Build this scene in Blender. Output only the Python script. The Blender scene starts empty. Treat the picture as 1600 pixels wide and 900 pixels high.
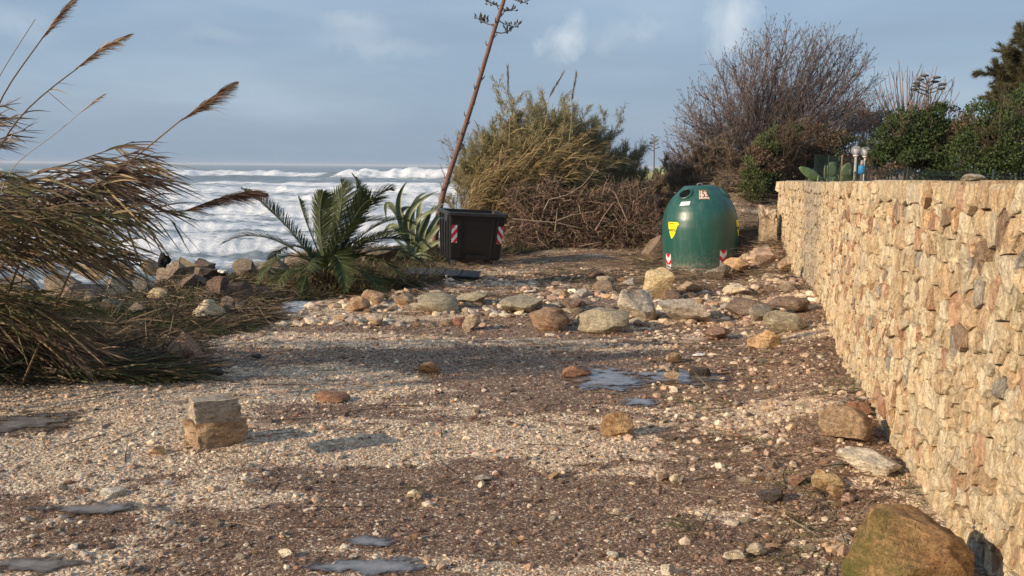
import bpy, bmesh, math, random
import numpy as np
from mathutils import Vector, Matrix, noise

random.seed(7)
RS = np.random.RandomState(11)
scene = bpy.context.scene
COL = scene.collection
PI = math.pi

# ------------------------------------------------------------------ camera
F = 1400.0                      # focal length in pixels of the 1600 px wide photograph
CAMH = 1.9
PITCH = math.atan((450 - 260.5) / F)
ROLL = math.radians(0.5)
cam_data = bpy.data.cameras.new("camera")
cam_data.sensor_width = 36.0
cam_data.lens = F / 1600 * 36.0
cam_data.clip_start = 0.05
cam_data.clip_end = 12000
cam = bpy.data.objects.new("camera", cam_data)
COL.objects.link(cam)
CAMR = Matrix.Rotation(PI / 2 - PITCH, 3, 'X') @ Matrix.Rotation(ROLL, 3, 'Z')
cam.matrix_world = Matrix.Translation((0, 0, CAMH)) @ CAMR.to_4x4()
scene.camera = cam
scene.render.resolution_x = 1024
scene.render.resolution_y = 576

# ------------------------------------------------------------------ light
SUN_EL = math.radians(21)
SUN_AZ = math.radians(180 + 64)          # clockwise from +Y: behind the camera on the left
sdir = Vector((math.sin(SUN_AZ) * math.cos(SUN_EL), math.cos(SUN_AZ) * math.cos(SUN_EL), math.sin(SUN_EL)))
sl = bpy.data.lights.new("sun", 'SUN')
sl.energy = 5.0
sl.angle = math.radians(0.6)
sl.color = (1.0, 0.80, 0.58)
so = bpy.data.objects.new("sun", sl)
so.rotation_euler = sdir.to_track_quat('Z', 'Y').to_euler()
COL.objects.link(so)
scene.view_settings.view_transform = 'Standard'
scene.view_settings.look = 'None'
scene.view_settings.exposure = 0.12
scene.view_settings.gamma = 1.0
scene.render.engine = 'CYCLES'
scene.cycles.use_denoising = True
scene.cycles.max_bounces = 6
scene.cycles.transparent_max_bounces = 8


# ------------------------------------------------------------------ node helpers
class NT:
    def __init__(s, tree):
        s.t = tree; s.t.nodes.clear(); s.L = tree.links
    def n(s, typ, **kw):
        nd = s.t.nodes.new(typ)
        for k, v in kw.items():
            if k == 'inp':
                for kk, vv in v.items():
                    if hasattr(vv, 'is_linked') or isinstance(vv, bpy.types.NodeSocket): s.L.new(vv, nd.inputs[kk])
                    else: nd.inputs[kk].default_value = vv
            else: setattr(nd, k, v)
        return nd
    def math(s, op, a, b=0.0, c=None, clamp=False):
        nd = s.t.nodes.new('ShaderNodeMath'); nd.operation = op; nd.use_clamp = clamp
        for i, v in enumerate((a, b, c)):
            if v is None: continue
            if isinstance(v, bpy.types.NodeSocket): s.L.new(v, nd.inputs[i])
            else: nd.inputs[i].default_value = v
        return nd.outputs[0]
    def mix(s, f, a, b, blend='MIX'):
        nd = s.t.nodes.new('ShaderNodeMix'); nd.data_type = 'RGBA'; nd.blend_type = blend
        for i, v in ((0, f), (6, a), (7, b)):
            if isinstance(v, bpy.types.NodeSocket): s.L.new(v, nd.inputs[i])
            else:
                if i > 0 and len(v) == 3: v = (*v, 1)
                nd.inputs[i].default_value = v
        return nd.outputs[2]
    def noise(s, vec, scale, detail=4, rough=0.55, dist=0.0, out='Fac'):
        nd = s.n('ShaderNodeTexNoise', inp={'Scale': scale, 'Detail': detail, 'Roughness': rough, 'Distortion': dist})
        if vec is not None: s.L.new(vec, nd.inputs['Vector'])
        return nd.outputs[out]
    def mapping(s, vec, scale=(1, 1, 1), loc=(0, 0, 0), rot=(0, 0, 0)):
        nd = s.n('ShaderNodeMapping', inp={'Scale': scale, 'Location': loc, 'Rotation': rot})
        s.L.new(vec, nd.inputs['Vector']); return nd.outputs[0]
    def ramp(s, fac, stops):
        nd = s.t.nodes.new('ShaderNodeValToRGB'); e = nd.color_ramp.elements
        while len(e) < len(stops): e.new(0.5)
        for el, (p, c) in zip(e, stops):
            el.position = p; el.color = (c, c, c, 1) if isinstance(c, (int, float)) else (*c, 1)
        s.L.new(fac, nd.inputs[0]); return nd.outputs[0]
    def bump(s, h, strength=0.5, dist=0.02, normal=None):
        nd = s.n('ShaderNodeBump', inp={'Strength': strength, 'Distance': dist}); s.L.new(h, nd.inputs['Height'])
        if normal: s.L.new(normal, nd.inputs['Normal'])
        return nd.outputs[0]
    def out(s, sh, vol=None):
        o = s.n('ShaderNodeOutputMaterial'); s.L.new(sh, o.inputs[0])

def newmat(name):
    m = bpy.data.materials.new(name); m.use_nodes = True
    return m, NT(m.node_tree)

# ------------------------------------------------------------------ world: daylight sky under a thin blue-grey cloud veil
w = bpy.data.worlds.new("World"); scene.world = w; w.use_nodes = True
t = NT(w.node_tree)
sky = t.n('ShaderNodeTexSky', sky_type='NISHITA', sun_disc=False, sun_elevation=SUN_EL, sun_rotation=SUN_AZ,
          air_density=1.2, dust_density=1.5, ozone_density=1.5)
tc = t.n('ShaderNodeTexCoord').outputs['Generated']
sep = t.n('ShaderNodeSeparateXYZ'); t.L.new(tc, sep.inputs[0]); zz = sep.outputs[2]
m1 = t.mapping(tc, scale=(1.2, 1.2, 4.5))
bank = t.noise(m1, 2.2, 6, 0.5, 0.3)
veil = t.mix(t.ramp(zz, [(0.0, 0.0), (0.30, 1.0)]), (3.05, 4.05, 5.35), (3.0, 4.4, 6.25))
veil = t.mix(t.ramp(bank, [(0.42, 0.0), (0.66, 0.75)]), veil, (4.1, 5.2, 6.5))
veil = t.mix(t.ramp(t.noise(t.mapping(tc, scale=(1, 1, 7), loc=(3, 1, 2)), 1.6, 4), [(0.40, 0.7), (0.58, 0.0)]), veil, (2.6, 3.5, 4.85))
base = t.mix(0.86, sky.outputs[0], veil)
# small cumulus heads far out over the coast, each standing in its own direction of the sky
def puff(dirv, size, amt):
    global base
    d = Vector(dirv).normalized()
    vm = t.n('ShaderNodeVectorMath', operation='SUBTRACT'); t.L.new(tc, vm.inputs[0]); vm.inputs[1].default_value = d
    nz = t.noise(tc, 22, 7, 0.65, 0.4, 'Color')
    va = t.n('ShaderNodeVectorMath', operation='MULTIPLY_ADD'); t.L.new(nz, va.inputs[0]); va.inputs[1].default_value = (0.055,) * 3
    t.L.new(vm.outputs[0], va.inputs[2])
    vs = t.n('ShaderNodeVectorMath', operation='SUBTRACT'); t.L.new(va.outputs[0], vs.inputs[0]); vs.inputs[1].default_value = (0.0275,) * 3
    sc = t.n('ShaderNodeVectorMath', operation='MULTIPLY'); t.L.new(vs.outputs[0], sc.inputs[0]); sc.inputs[1].default_value = (1 / size[0], 1 / size[0], 1 / size[1])
    ln = t.n('ShaderNodeVectorMath', operation='LENGTH'); t.L.new(sc.outputs[0], ln.inputs[0])
    f = t.ramp(ln.outputs[1], [(0.15, amt), (1.0, 0.0)])
    base = t.mix(f, base, (7.0, 7.5, 8.0))
def pdir(px, py):
    return (CAMR @ Vector(((px - 800) / F, (450 - py) / F, -1))).normalized()
puff(pdir(885, 62), (0.024, 0.030), 0.6)
puff(pdir(845, 72), (0.014, 0.012), 0.25)
puff(pdir(1148, 34), (0.032, 0.040), 0.65)
puff(pdir(1130, 75), (0.02, 0.02), 0.4)
puff(pdir(1005, 50), (0.03, 0.010), 0.22)
puff(pdir(950, 60), (0.03, 0.014), 0.15)
puff(pdir(555, 38), (0.045, 0.018), 0.28)
puff(pdir(590, 72), (0.08, 0.015), 0.2)
puff(pdir(340, 55), (0.05, 0.012), 0.12)
puff(pdir(20, 35), (0.045, 0.02), 0.2)
puff(pdir(-160, 90), (0.07, 0.03), 0.4)
puff(pdir(1800, 60), (0.06, 0.03), 0.5)
bg = t.n('ShaderNodeBackground', inp={'Strength': 0.1}); t.L.new(base, bg.inputs[0])
wo = t.n('ShaderNodeOutputWorld'); t.L.new(bg.outputs[0], wo.inputs[0])


# ------------------------------------------------------------------ geometry of the place
def ray(px, py):
    return CAMR @ Vector(((px - 800) / F, (450 - py) / F, -1))
def at(px, py, Y):
    """the point seen at that pixel, Y metres away"""
    r = ray(px, py); k = Y / r.y
    return Vector((r.x * k, Y, CAMH + r.z * k))
def onground(px, py, z=0.0):
    r = ray(px, py); k = (z - CAMH) / r.z
    return Vector((r.x * k, r.y * k, z))

# vectorised gradient-free value noise
def _h(ix, iy, s):
    v = np.sin(ix * 127.1 + iy * 311.7 + s * 74.7) * 43758.5453
    return v - np.floor(v)
def vn(x, y, s=0):
    x = np.asarray(x, float); y = np.asarray(y, float)
    ix = np.floor(x); iy = np.floor(y); fx = x - ix; fy = y - iy
    fx = fx * fx * (3 - 2 * fx); fy = fy * fy * (3 - 2 * fy)
    a = _h(ix, iy, s); b = _h(ix + 1, iy, s); c = _h(ix, iy + 1, s); d = _h(ix + 1, iy + 1, s)
    return (a * (1 - fx) + b * fx) * (1 - fy) + (c * (1 - fx) + d * fx) * fy
def fbm(x, y, s=0, o=4, g=0.5):
    r = 0; a = 1; tot = 0
    for i in range(o):
        r = r + a * vn(x * 2 ** i + 17.3 * i, y * 2 ** i - 9.1 * i, s + i); tot += a; a *= g
    return r / tot
def sstep(a, b, x):
    u = np.clip((np.asarray(x, float) - a) / (b - a), 0, 1); return u * u * (3 - 2 * u)

SH_Y = np.array([-30, 0, 8, 11, 14, 18, 20, 24, 30, 40, 60, 150, 400])
SH_X = np.array([-16, -10, -8.2, -6.6, -5.3, -4.5, -3.4, -2.2, -0.6, 2.2, 8, 24, 60])
def shore(y): return np.interp(y, SH_Y, SH_X)
WL = np.array([(1.45, -3.0), (1.72, 0.8), (2.0, 2.4), (2.28, 4.2), (2.5, 5.6), (3.02, 7.9), (4.06, 11.6), (4.6, 14.3), (5.2, 17.6)])
def wallx(y): return np.interp(y, WL[:, 1], WL[:, 0])

PUDDLES = [  # px, py, half width px, half height px
    (575, 884, 95, 15), (580, 846, 38, 8), (45, 884, 75, 16), (40, 662, 75, 20), (945, 594, 70, 20), (1065, 590, 75, 12), (1000, 630, 34, 6),
    (150, 796, 100, 10)]
PUD = []
for (px, py, hw, hh) in PUDDLES:
    c = onground(px, py); a = onground(px + hw, py); b = onground(px, py - hh); b2 = onground(px, py + hh)
    PUD.append((c.x, (b.y + b2.y) / 2, abs(a.x - c.x), (b.y - b2.y) / 2))
def pudmask(x, y):
    m = np.zeros_like(np.asarray(x, float))
    for (cx, cy, rx, ry) in PUD:
        q = np.sqrt(((x - cx) / rx) ** 2 + ((y - cy) / ry) ** 2)
        m = np.maximum(m, 1 - sstep(1.75, 2.4, q))
    return m
def pudinner(x, y):
    m = np.zeros_like(np.asarray(x, float))
    for (cx, cy, rx, ry) in PUD:
        q = np.sqrt(((x - cx) / rx) ** 2 + ((y - cy) / ry) ** 2); m = np.maximum(m, 1 - sstep(.45, 1.15, q + .5 * (fbm(x * 5, y * 7, 500, 3) - .5)))
    return m
def gz(x, y):
    x = np.asarray(x, float); y = np.asarray(y, float)
    z = 0.07 * (fbm(x * 0.55, y * 0.55, 3, 3) - 0.5) + 0.035 * (fbm(x * 2.3, y * 2.3, 9, 3) - 0.5)
    # low bank of wrack and rubble thrown up beyond the open gravel
    z = z + 0.10 * sstep(10.2, 12.5, y) * (1 - sstep(13.2, 14.6, y)) * sstep(-3.2, 0.5, x) * (0.4 + fbm(x * 0.9, y * 0.9, 21))
    z = z + 0.16 * np.exp(-((x - wallx(y) + 0.1) / 0.55) ** 2) * sstep(4, 7, y) * (0.4 + 0.9 * fbm(x * 1.5, y * 1.5, 33))
    z = z + 1.25 * sstep(16.8, 22.5, y + .6 * fbm(x, y, 15)) * sstep(3.3, 4.9, x - (y - 18) * .1) * (1 - sstep(60, 90, y))
    z = z + 0.42 * np.exp(-((x - 4.75) / .55) ** 2 - ((y - 17.2) / 1.3) ** 2) * (.7 + .6 * fbm(x * 3, y * 3, 41))
    z = z + 0.25 * sstep(17.5, 24, y) * sstep(-2, 2, x)
    # garden terrace kept up by the wall
    z = np.where(x > wallx(y) + 0.30, np.maximum(z, 1.35 + 0.1 * fbm(x, y, 5)) * (y < 17.6) + z * (y >= 17.6), z)
    z = z * (1 - pudmask(x, y)) - 0.004 * pudmask(x, y)
    d = x - shore(y)                       # metres inland of the edge
    edge = fbm(x * 0.8, y * 0.8, 40) * 0.8 - 0.4
    z = z - 2.6 * (1 - sstep(-2.6, 0.4, d + edge))
    return z
def patch(x, y):
    """where pale gravel lies thick (1) and where dark wrack and soil show (0)"""
    p = fbm(x * .5, y * 1.35, 204, 6, .66) + .30 * (fbm(x * 2.4, y * 5.5, 210, 4, .65) - .5) + .06 * sstep(-1, -3.5, x) - .05 * sstep(.2, 1.6, x - (y - 4) * .15) - .02
    return sstep(.455, .545, p)
def gzf(x, y): return float(gz(np.array([x]), np.array([y]))[0])

# ------------------------------------------------------------------ mesh batches
class MB:
    def __init__(s): s.V = []; s.Fq = []; s.C = []; s.n = 0
    def add(s, V, Fs, C=(1, 1, 1)):
        V = np.asarray(V, np.float32).reshape(-1, 3)
        C = np.asarray(C, np.float32)
        if C.ndim == 1: C = np.tile(C, (len(V), 1))
        s.V.append(V); s.C.append(C[:, :3])
        if not isinstance(Fs, (list, tuple)): Fs = [Fs]
        for f in Fs: s.Fq.append(np.asarray(f, np.int32) + s.n)
        s.n += len(V)
    def mesh(s, name, mat, smooth=False):
        V = np.concatenate(s.V); C = np.concatenate(s.C)
        loops = np.concatenate([f.ravel() for f in s.Fq])
        sizes = np.concatenate([np.full(len(f), f.shape[1], np.int32) for f in s.Fq])
        starts = np.concatenate([[0], np.cumsum(sizes)[:-1]]).astype(np.int32)
        me = bpy.data.meshes.new(name)
        me.vertices.add(len(V)); me.vertices.foreach_set('co', V.ravel())
        me.loops.add(len(loops)); me.loops.foreach_set('vertex_index', loops)
        me.polygons.add(len(sizes)); me.polygons.foreach_set('loop_start', starts)
        try: me.polygons.foreach_set('loop_total', sizes)
        except Exception: pass
        a = me.color_attributes.new('Col', 'FLOAT_COLOR', 'POINT')
        a.data.foreach_set('color', np.concatenate([C, np.ones((len(C), 1), np.float32)], 1).ravel())
        me.update(calc_edges=True); me.validate()
        me.polygons.foreach_set('use_smooth', np.full(len(me.polygons), smooth))
        if mat: me.materials.append(mat)
        return me
    def build(s, name, mat, parent=None, smooth=False, loc=None):
        if s.n == 0: return None
        if loc is not None:
            for v in s.V: v -= np.array(loc, np.float32)
        o = bpy.data.objects.new(name, s.mesh(name, mat, smooth)); COL.objects.link(o)
        if loc is not None: o.location = loc
        if parent: o.parent = parent
        return o

def unit(v): return v / np.maximum(np.linalg.norm(v, axis=-1, keepdims=True), 1e-9)
def jcol(c, n, amt=0.15, rs=RS, hue=0.03):
    c = np.asarray(c, float)
    if c.ndim == 1: c = np.tile(c, (n, 1))
    k = 1 + amt * rs.randn(n, 1)
    return np.clip(c * k * (1 + hue * rs.randn(n, 3)), 0.004, 1)
def pick(cols, n, p=None, rs=RS):
    cols = np.array(cols); return cols[rs.choice(len(cols), n, p=p)]

def tubes(mb, P0, P1, R0, R1, col, sides=3):
    P0 = np.asarray(P0, float); P1 = np.asarray(P1, float); n = len(P0)
    R0 = np.broadcast_to(R0, n); R1 = np.broadcast_to(R1, n)
    d = unit(P1 - P0); ref = np.where(np.abs(d[:, 2:3]) > 0.9, [[1., 0, 0]], [[0, 0, 1.]])
    u = unit(np.cross(d, ref)); v = np.cross(d, u)
    a = np.arange(sides) * 2 * PI / sides
    ring = np.cos(a)[None, :, None] * u[:, None] + np.sin(a)[None, :, None] * v[:, None]
    V = np.concatenate([P0[:, None] + ring * R0[:, None, None], P1[:, None] + ring * R1[:, None, None]], 1)
    b = (np.arange(n) * 2 * sides)[:, None]; i = np.arange(sides)[None]; j = (i + 1) % sides
    Fq = np.stack([b + i, b + j, b + sides + j, b + sides + i], 2).reshape(-1, 4)
    col = np.asarray(col, float)
    C = np.tile(col, (n * 2 * sides, 1)) if col.ndim == 1 else np.repeat(col, 2 * sides, 0)
    mb.add(V.reshape(-1, 3), Fq, C)

def polytube(mb, pts, rad, col, sides=6, cap=True):
    """one smooth tube through pts"""
    P = np.asarray([tuple(p) for p in pts], float); n = len(P); rad = np.broadcast_to(rad, n)
    T = np.gradient(P, axis=0); T = unit(T)
    ref = np.array([0, 0, 1.]) if abs(T[0, 2]) < 0.9 else np.array([1., 0, 0])
    u = unit(np.cross(T[0], ref)); rings = []
    a = np.arange(sides) * 2 * PI / sides
    for i in range(n):
        u = unit(u - T[i] * np.dot(u, T[i])); v = np.cross(T[i], u)
        rings.append(P[i] + rad[i] * (np.cos(a)[:, None] * u + np.sin(a)[:, None] * v))
    V = np.concatenate(rings); Fs = []
    for i in range(n - 1):
        k = np.arange(sides); j = (k + 1) % sides
        Fs.append(np.stack([i * sides + k, i * sides + j, (i + 1) * sides + j, (i + 1) * sides + k], 1))
    Fl = [np.concatenate(Fs)]
    if cap:
        Fl.append(np.arange(sides)[::-1][None]); Fl.append((np.arange(sides) + (n - 1) * sides)[None])
    mb.add(V, Fl, col)

def ribbons(mb, B, D, L, W, bend, col, K=3, side=None, tipcol=None, prof='leaf', fold=0.0):
    """N tapered blades: base B, direction D, length L, width W, bend vector added quadratically"""
    B = np.asarray(B, float); n = len(B); D = unit(np.asarray(D, float))
    L = np.broadcast_to(L, n)[:, None]; W = np.broadcast_to(W, n); bend = np.broadcast_to(bend, (n, 3))
    ts = np.linspace(0, 1, K + 1)
    if side is None: side = RS.randn(n, 3)
    side = unit(np.cross(D, np.broadcast_to(side, (n, 3))))
    rows = []
    for tt in ts:
        c = B + L * (D * tt + bend * tt * tt)
        wv = {'leaf': (0.55 + 1.3 * tt) * (1 - tt ** 1.6) if tt < 1 else 0.02, 'lin': 1 - 0.9 * tt, 'blunt': 1 - 0.5 * tt}[prof]
        h = side * (W * wv * 0.5)[:, None]
        rows.append(c - h); rows.append(c + h)
    V = np.stack(rows, 1)                                   # n, 2(K+1), 3
    m = 2 * (K + 1); b = (np.arange(n) * m)[:, None]; k = np.arange(K)[None] * 2
    Fq = np.stack([b + k, b + k + 1, b + k + 3, b + k + 2], 2).reshape(-1, 4)
    col = np.asarray(col, float)
    if col.ndim == 1: col = np.tile(col, (n, 1))
    C = np.repeat(col[:, None], m, 1)
    if tipcol is not None:
        f = np.repeat(ts, 2)[None, :, None] ** 1.5; C = C * (1 - f) + np.asarray(tipcol)[None, None] * f
    mb.add(V.reshape(-1, 3), Fq, C.reshape(-1, 3))

def quads(mb, P, size, col, nrm=None, asp=2.0, axis=None):
    """diamond leaves"""
    P = np.asarray(P, float); n = len(P)
    if axis is None: axis = RS.randn(n, 3)
    ax = unit(axis); o = RS.randn(n, 3) if nrm is None else nrm
    s = unit(np.cross(ax, o)); size = np.broadcast_to(size, n)[:, None]
    V = np.stack([P, P + ax * size * .45 + s * size / asp * .5, P + ax * size, P + ax * size * .45 - s * size / asp * .5], 1)
    C = np.repeat(col, 4, 0) if np.ndim(col) == 2 else col
    mb.add(V.reshape(-1, 3), (np.arange(n) * 4)[:, None] + np.arange(4)[None], C)

def ico(sub):
    bm = bmesh.new(); bmesh.ops.create_icosphere(bm, subdivisions=sub, radius=1.0)
    V = np.array([v.co[:] for v in bm.verts]); Fs = np.array([[v.index for v in f.verts] for f in bm.faces]); bm.free()
    return V, Fs
ICO = {i: ico(i) for i in (1, 2, 3, 4)}
OCT = (np.array([(1, 0, 0), (-1, 0, 0), (0, 1, 0), (0, -1, 0), (0, 0, 1), (0, 0, -.5)], float),
       np.array([(0, 2, 4), (2, 1, 4), (1, 3, 4), (3, 0, 4), (2, 0, 5), (1, 2, 5), (3, 1, 5), (0, 3, 5)]))
def rotz(a):
    c, s = np.cos(a), np.sin(a); M = np.zeros((len(a), 3, 3)); M[:, 0, 0] = c; M[:, 0, 1] = -s; M[:, 1, 0] = s; M[:, 1, 1] = c; M[:, 2, 2] = 1
    return M
def scatter_solid(mb, T, P, S, col, jit=0.25, tilt=0.35, rs=RS):
    """many small chips: template T=(V,F) at points P with sizes S (n,3)"""
    V0, F0 = T; n = len(P)
    V = V0[None] * (1 + jit * rs.randn(n, len(V0), 1)) * S[:, None]
    ang = rs.randn(n, 2) * tilt
    cx, sx = np.cos(ang[:, 0]), np.sin(ang[:, 0]); R = np.zeros((n, 3, 3)); R[:, 0, 0] = 1; R[:, 1, 1] = cx; R[:, 1, 2] = -sx; R[:, 2, 1] = sx; R[:, 2, 2] = cx
    R = rotz(rs.rand(n) * 2 * PI) @ R
    V = np.einsum('nij,nkj->nki', R, V) + P[:, None]
    Fq = ((np.arange(n) * len(V0))[:, None, None] + F0[None]).reshape(-1, F0.shape[1])
    mb.add(V.reshape(-1, 3), Fq, np.repeat(col, len(V0), 0))

# ------------------------------------------------------------------ object helpers
def tag(o, label=None, cat=None, group=None, kind=None):
    if label: o['label'] = label
    if cat: o['category'] = cat
    if group: o['group'] = group
    if kind: o['kind'] = kind
    return o
def thing(name, loc=(0, 0, 0), label=None, cat=None, group=None, rotz=0.0):
    o = bpy.data.objects.new(name, None); COL.objects.link(o); o.location = loc; o.rotation_euler = (0, 0, rotz)
    o.empty_display_size = 0.1
    return tag(o, label, cat, group)
def child(o, parent):
    """parent a mesh built in world coordinates"""
    o.parent = parent
    o.matrix_parent_inverse = Matrix.LocRotScale(parent.location, parent.rotation_euler, None).inverted()
    return o

# ------------------------------------------------------------------ shared materials
def attr_mat(name, rough=0.8, spec=0.3, trans=0.0, nscale=0, bump=0.0, gloss_noise=False):
    m, t = newmat(name)
    c = t.n('ShaderNodeVertexColor', layer_name='Col').outputs[0]
    b = t.n('ShaderNodeBsdfPrincipled', inp={'Roughness': rough, 'Specular IOR Level': spec})
    if nscale:
        tcn = t.n('ShaderNodeTexCoord').outputs['Object']
        nz = t.noise(tcn, nscale, 4)
        c = t.mix(1.0, c, t.ramp(nz, [(0.3, 0.62), (0.7, 1.3)]), 'MULTIPLY')
        if bump: t.L.new(t.bump(nz, bump, 0.01), b.inputs['Normal'])
    t.L.new(c, b.inputs['Base Color'])
    sh = b.outputs[0]
    if trans:
        tr = t.n('ShaderNodeBsdfTranslucent'); t.L.new(c, tr.inputs[0])
        mx = t.n('ShaderNodeMixShader', inp={0: trans}); t.L.new(sh, mx.inputs[1]); t.L.new(tr.outputs[0], mx.inputs[2]); sh = mx.outputs[0]
    t.out(sh); return m
M_LEAF = attr_mat('leaf', 0.6, 0.22, 0.25)
M_DRY = attr_mat('dry_leaf', 0.7, 0.25, 0.22)
M_BARK = attr_mat('bark', 0.85, 0.2, 0, 30, 0.5)
M_CHIP = attr_mat('gravel_chip', 0.62, 0.35, 0, 60, 0)
M_LITTER = attr_mat('litter', 0.6, 0.4)
M_PLANT = attr_mat('succulent', 0.45, 0.45, 0.0, 9, 0.1)

def rock_mat(name, moss=False):
    m, t = newmat(name)
    oi = t.n('ShaderNodeObjectInfo')
    tcn = t.n('ShaderNodeTexCoord').outputs['Object']
    off = t.n('ShaderNodeVectorMath', operation='SCALE'); t.L.new(oi.outputs['Location'], off.inputs[0]); off.inputs['Scale'].default_value = 3.7
    ad = t.n('ShaderNodeVectorMath', operation='ADD'); t.L.new(tcn, ad.inputs[0]); t.L.new(off.outputs[0], ad.inputs[1]); P = ad.outputs[0]
    big = t.noise(P, 5, 6, 0.6, 0.6); fine = t.noise(P, 30, 8, 0.72); strat = t.noise(t.mapping(P, scale=(6, 6, 34), rot=(0.35, 0.2, 0)), 1.6, 4, 0.6, 0.5)
    c = oi.outputs['Color']
    c = t.mix(t.ramp(big, [(0.35, 0.0), (0.62, 0.75)]), c, t.mix(1.0, c, (1.55, 1.5, 1.42), 'MULTIPLY'))
    c = t.mix(t.ramp(big, [(0.28, 0.8), (0.46, 0.0)]), c, t.mix(1.0, c, (0.72, 0.5, 0.36), 'MULTIPLY'))
    c = t.mix(1.0, c, t.ramp(fine, [(0.3, 0.5), (0.68, 1.35)]), 'MULTIPLY')
    c = t.mix(1.0, c, t.ramp(strat, [(0.35, 0.78), (0.6, 1.12)]), 'MULTIPLY')
    vor = t.n('ShaderNodeTexVoronoi', feature='DISTANCE_TO_EDGE', inp={'Scale': 7.0}); 
    wv = t.n('ShaderNodeVectorMath', operation='MULTIPLY_ADD'); t.L.new(t.noise(P, 6, 3, 0.5, 0, 'Color'), wv.inputs[0]); wv.inputs[1].default_value = (.4,) * 3; t.L.new(P, wv.inputs[2]); t.L.new(wv.outputs[0], vor.inputs['Vector'])
    crack = t.ramp(vor.outputs['Distance'], [(0.0, 0.0), (0.035, 1.0)])
    c = t.mix(t.math('MULTIPLY', t.math('SUBTRACT', 1.0, crack), 0.10), c, (0.08, 0.06, 0.045))
    if moss:
        ps = t.n('ShaderNodeSeparateXYZ'); t.L.new(tcn, ps.inputs[0])
        q = t.math('ADD', t.math('MULTIPLY', ps.outputs[0], -2.6), t.math('MULTIPLY', t.math('SUBTRACT', big, 0.5), 1.2))
        mk = t.ramp(t.math('ADD', q, 0.15), [(0.05, 0.0), (0.85, 0.95)])
        mk = t.math('MULTIPLY', mk, t.ramp(t.noise(P, 11, 6, .7), [(0.36, 0.25), (0.54, 1.0)]))
        c = t.mix(mk, c, t.mix(fine, (0.035, 0.05, 0.008), (0.20, 0.19, 0.05)))
    b = t.n('ShaderNodeBsdfPrincipled', inp={'Roughness': 0.78, 'Specular IOR Level': 0.3}); t.L.new(c, b.inputs['Base Color'])
    h = t.math('ADD', t.math('ADD', big, t.math('MULTIPLY', fine, 0.5)), t.math('MULTIPLY', strat, 0.8))
    micro = t.noise(P, 95, 6, 0.7); h = t.math('ADD', t.math('ADD', h, t.math('MULTIPLY', crack, 0.10)), t.math('MULTIPLY', micro, 0.3)); c = t.mix(1.0, c, t.ramp(micro, [(0.34, 0.72), (0.62, 1.2)]), 'MULTIPLY'); t.L.new(c, b.inputs['Base Color'])
    t.L.new(t.bump(h, 1.0, 0.045), b.inputs['Normal'])
    t.out(b.outputs[0]); return m
M_ROCK = rock_mat('rock'); M_MOSSROCK = rock_mat('mossy_rock', True)

def wallstone_mat():
    m, t = newmat('wall_stone')
    oi = t.n('ShaderNodeObjectInfo'); vc = t.n('ShaderNodeVertexColor', layer_name='Col').outputs[0]
    geo = t.n('ShaderNodeTexCoord').outputs['Object']
    # every stone carries its own colour; upright striations, with relief highlights and shadows painted into the colour
    off = t.n('ShaderNodeVectorMath', operation='MULTIPLY_ADD'); t.L.new(vc, off.inputs[0]); off.inputs[1].default_value = (31, 17, 23); t.L.new(geo, off.inputs[2]); P = off.outputs[0]
    streak = t.noise(t.mapping(P, scale=(26, 26, 6.5)), 1.0, 7, 0.68, 1.1)
    blot = t.noise(P, 7, 4, 0.6, 0.4); fine = t.noise(P, 70, 4, 0.6)
    c = vc
    c = t.mix(t.ramp(streak, [(0.52, 0.0), (0.68, 0.6)]), c, (0.78, 0.68, 0.50))
    c = t.mix(t.ramp(blot, [(0.52, 0.0), (0.72, 0.6)]), c, t.mix(1.0, c, (0.95, 0.66, 0.42), 'MULTIPLY'))
    c = t.mix(1.0, c, t.ramp(streak, [(0.32, 0.55), (0.46, 1.03)]), 'MULTIPLY')
    c = t.mix(1.0, c, t.ramp(fine, [(0.3, 0.7), (0.6, 1.1)]), 'MULTIPLY')
    b = t.n('ShaderNodeBsdfPrincipled', inp={'Roughness': 0.85, 'Specular IOR Level': 0.2}); t.L.new(c, b.inputs['Base Color'])
    h = t.math('ADD', t.math('ADD', streak, t.math('MULTIPLY', fine, 0.25)), t.math('MULTIPLY', blot, 0.6))
    t.L.new(t.bump(h, 1.0, 0.05), b.inputs['Normal'])
    t.out(b.outputs[0]); return m
M_WSTONE = wallstone_mat()

def simple_mat(name, col, rough=0.5, spec=0.5, metal=0.0, nscale=0, var=0.15, bump=0.0, coat=0.0):
    m, t = newmat(name)
    b = t.n('ShaderNodeBsdfPrincipled', inp={'Roughness': rough, 'Specular IOR Level': spec, 'Metallic': metal, 'Base Color': (*col, 1), 'Coat Weight': coat})
    if nscale:
        tcn = t.n('ShaderNodeTexCoord').outputs['Object']; nz = t.noise(tcn, nscale, 5)
        t.L.new(t.mix(1.0, (*col, 1), t.ramp(nz, [(0.3, 1 - var), (0.7, 1 + var)]), 'MULTIPLY'), b.inputs['Base Color'])
        t.L.new(t.math('ADD', t.math('MULTIPLY', nz, 0.25), rough - 0.12), b.inputs['Roughness'])
        if bump: t.L.new(t.bump(nz, bump, 0.01), b.inputs['Normal'])
    t.out(b.outputs[0]); return m

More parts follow.
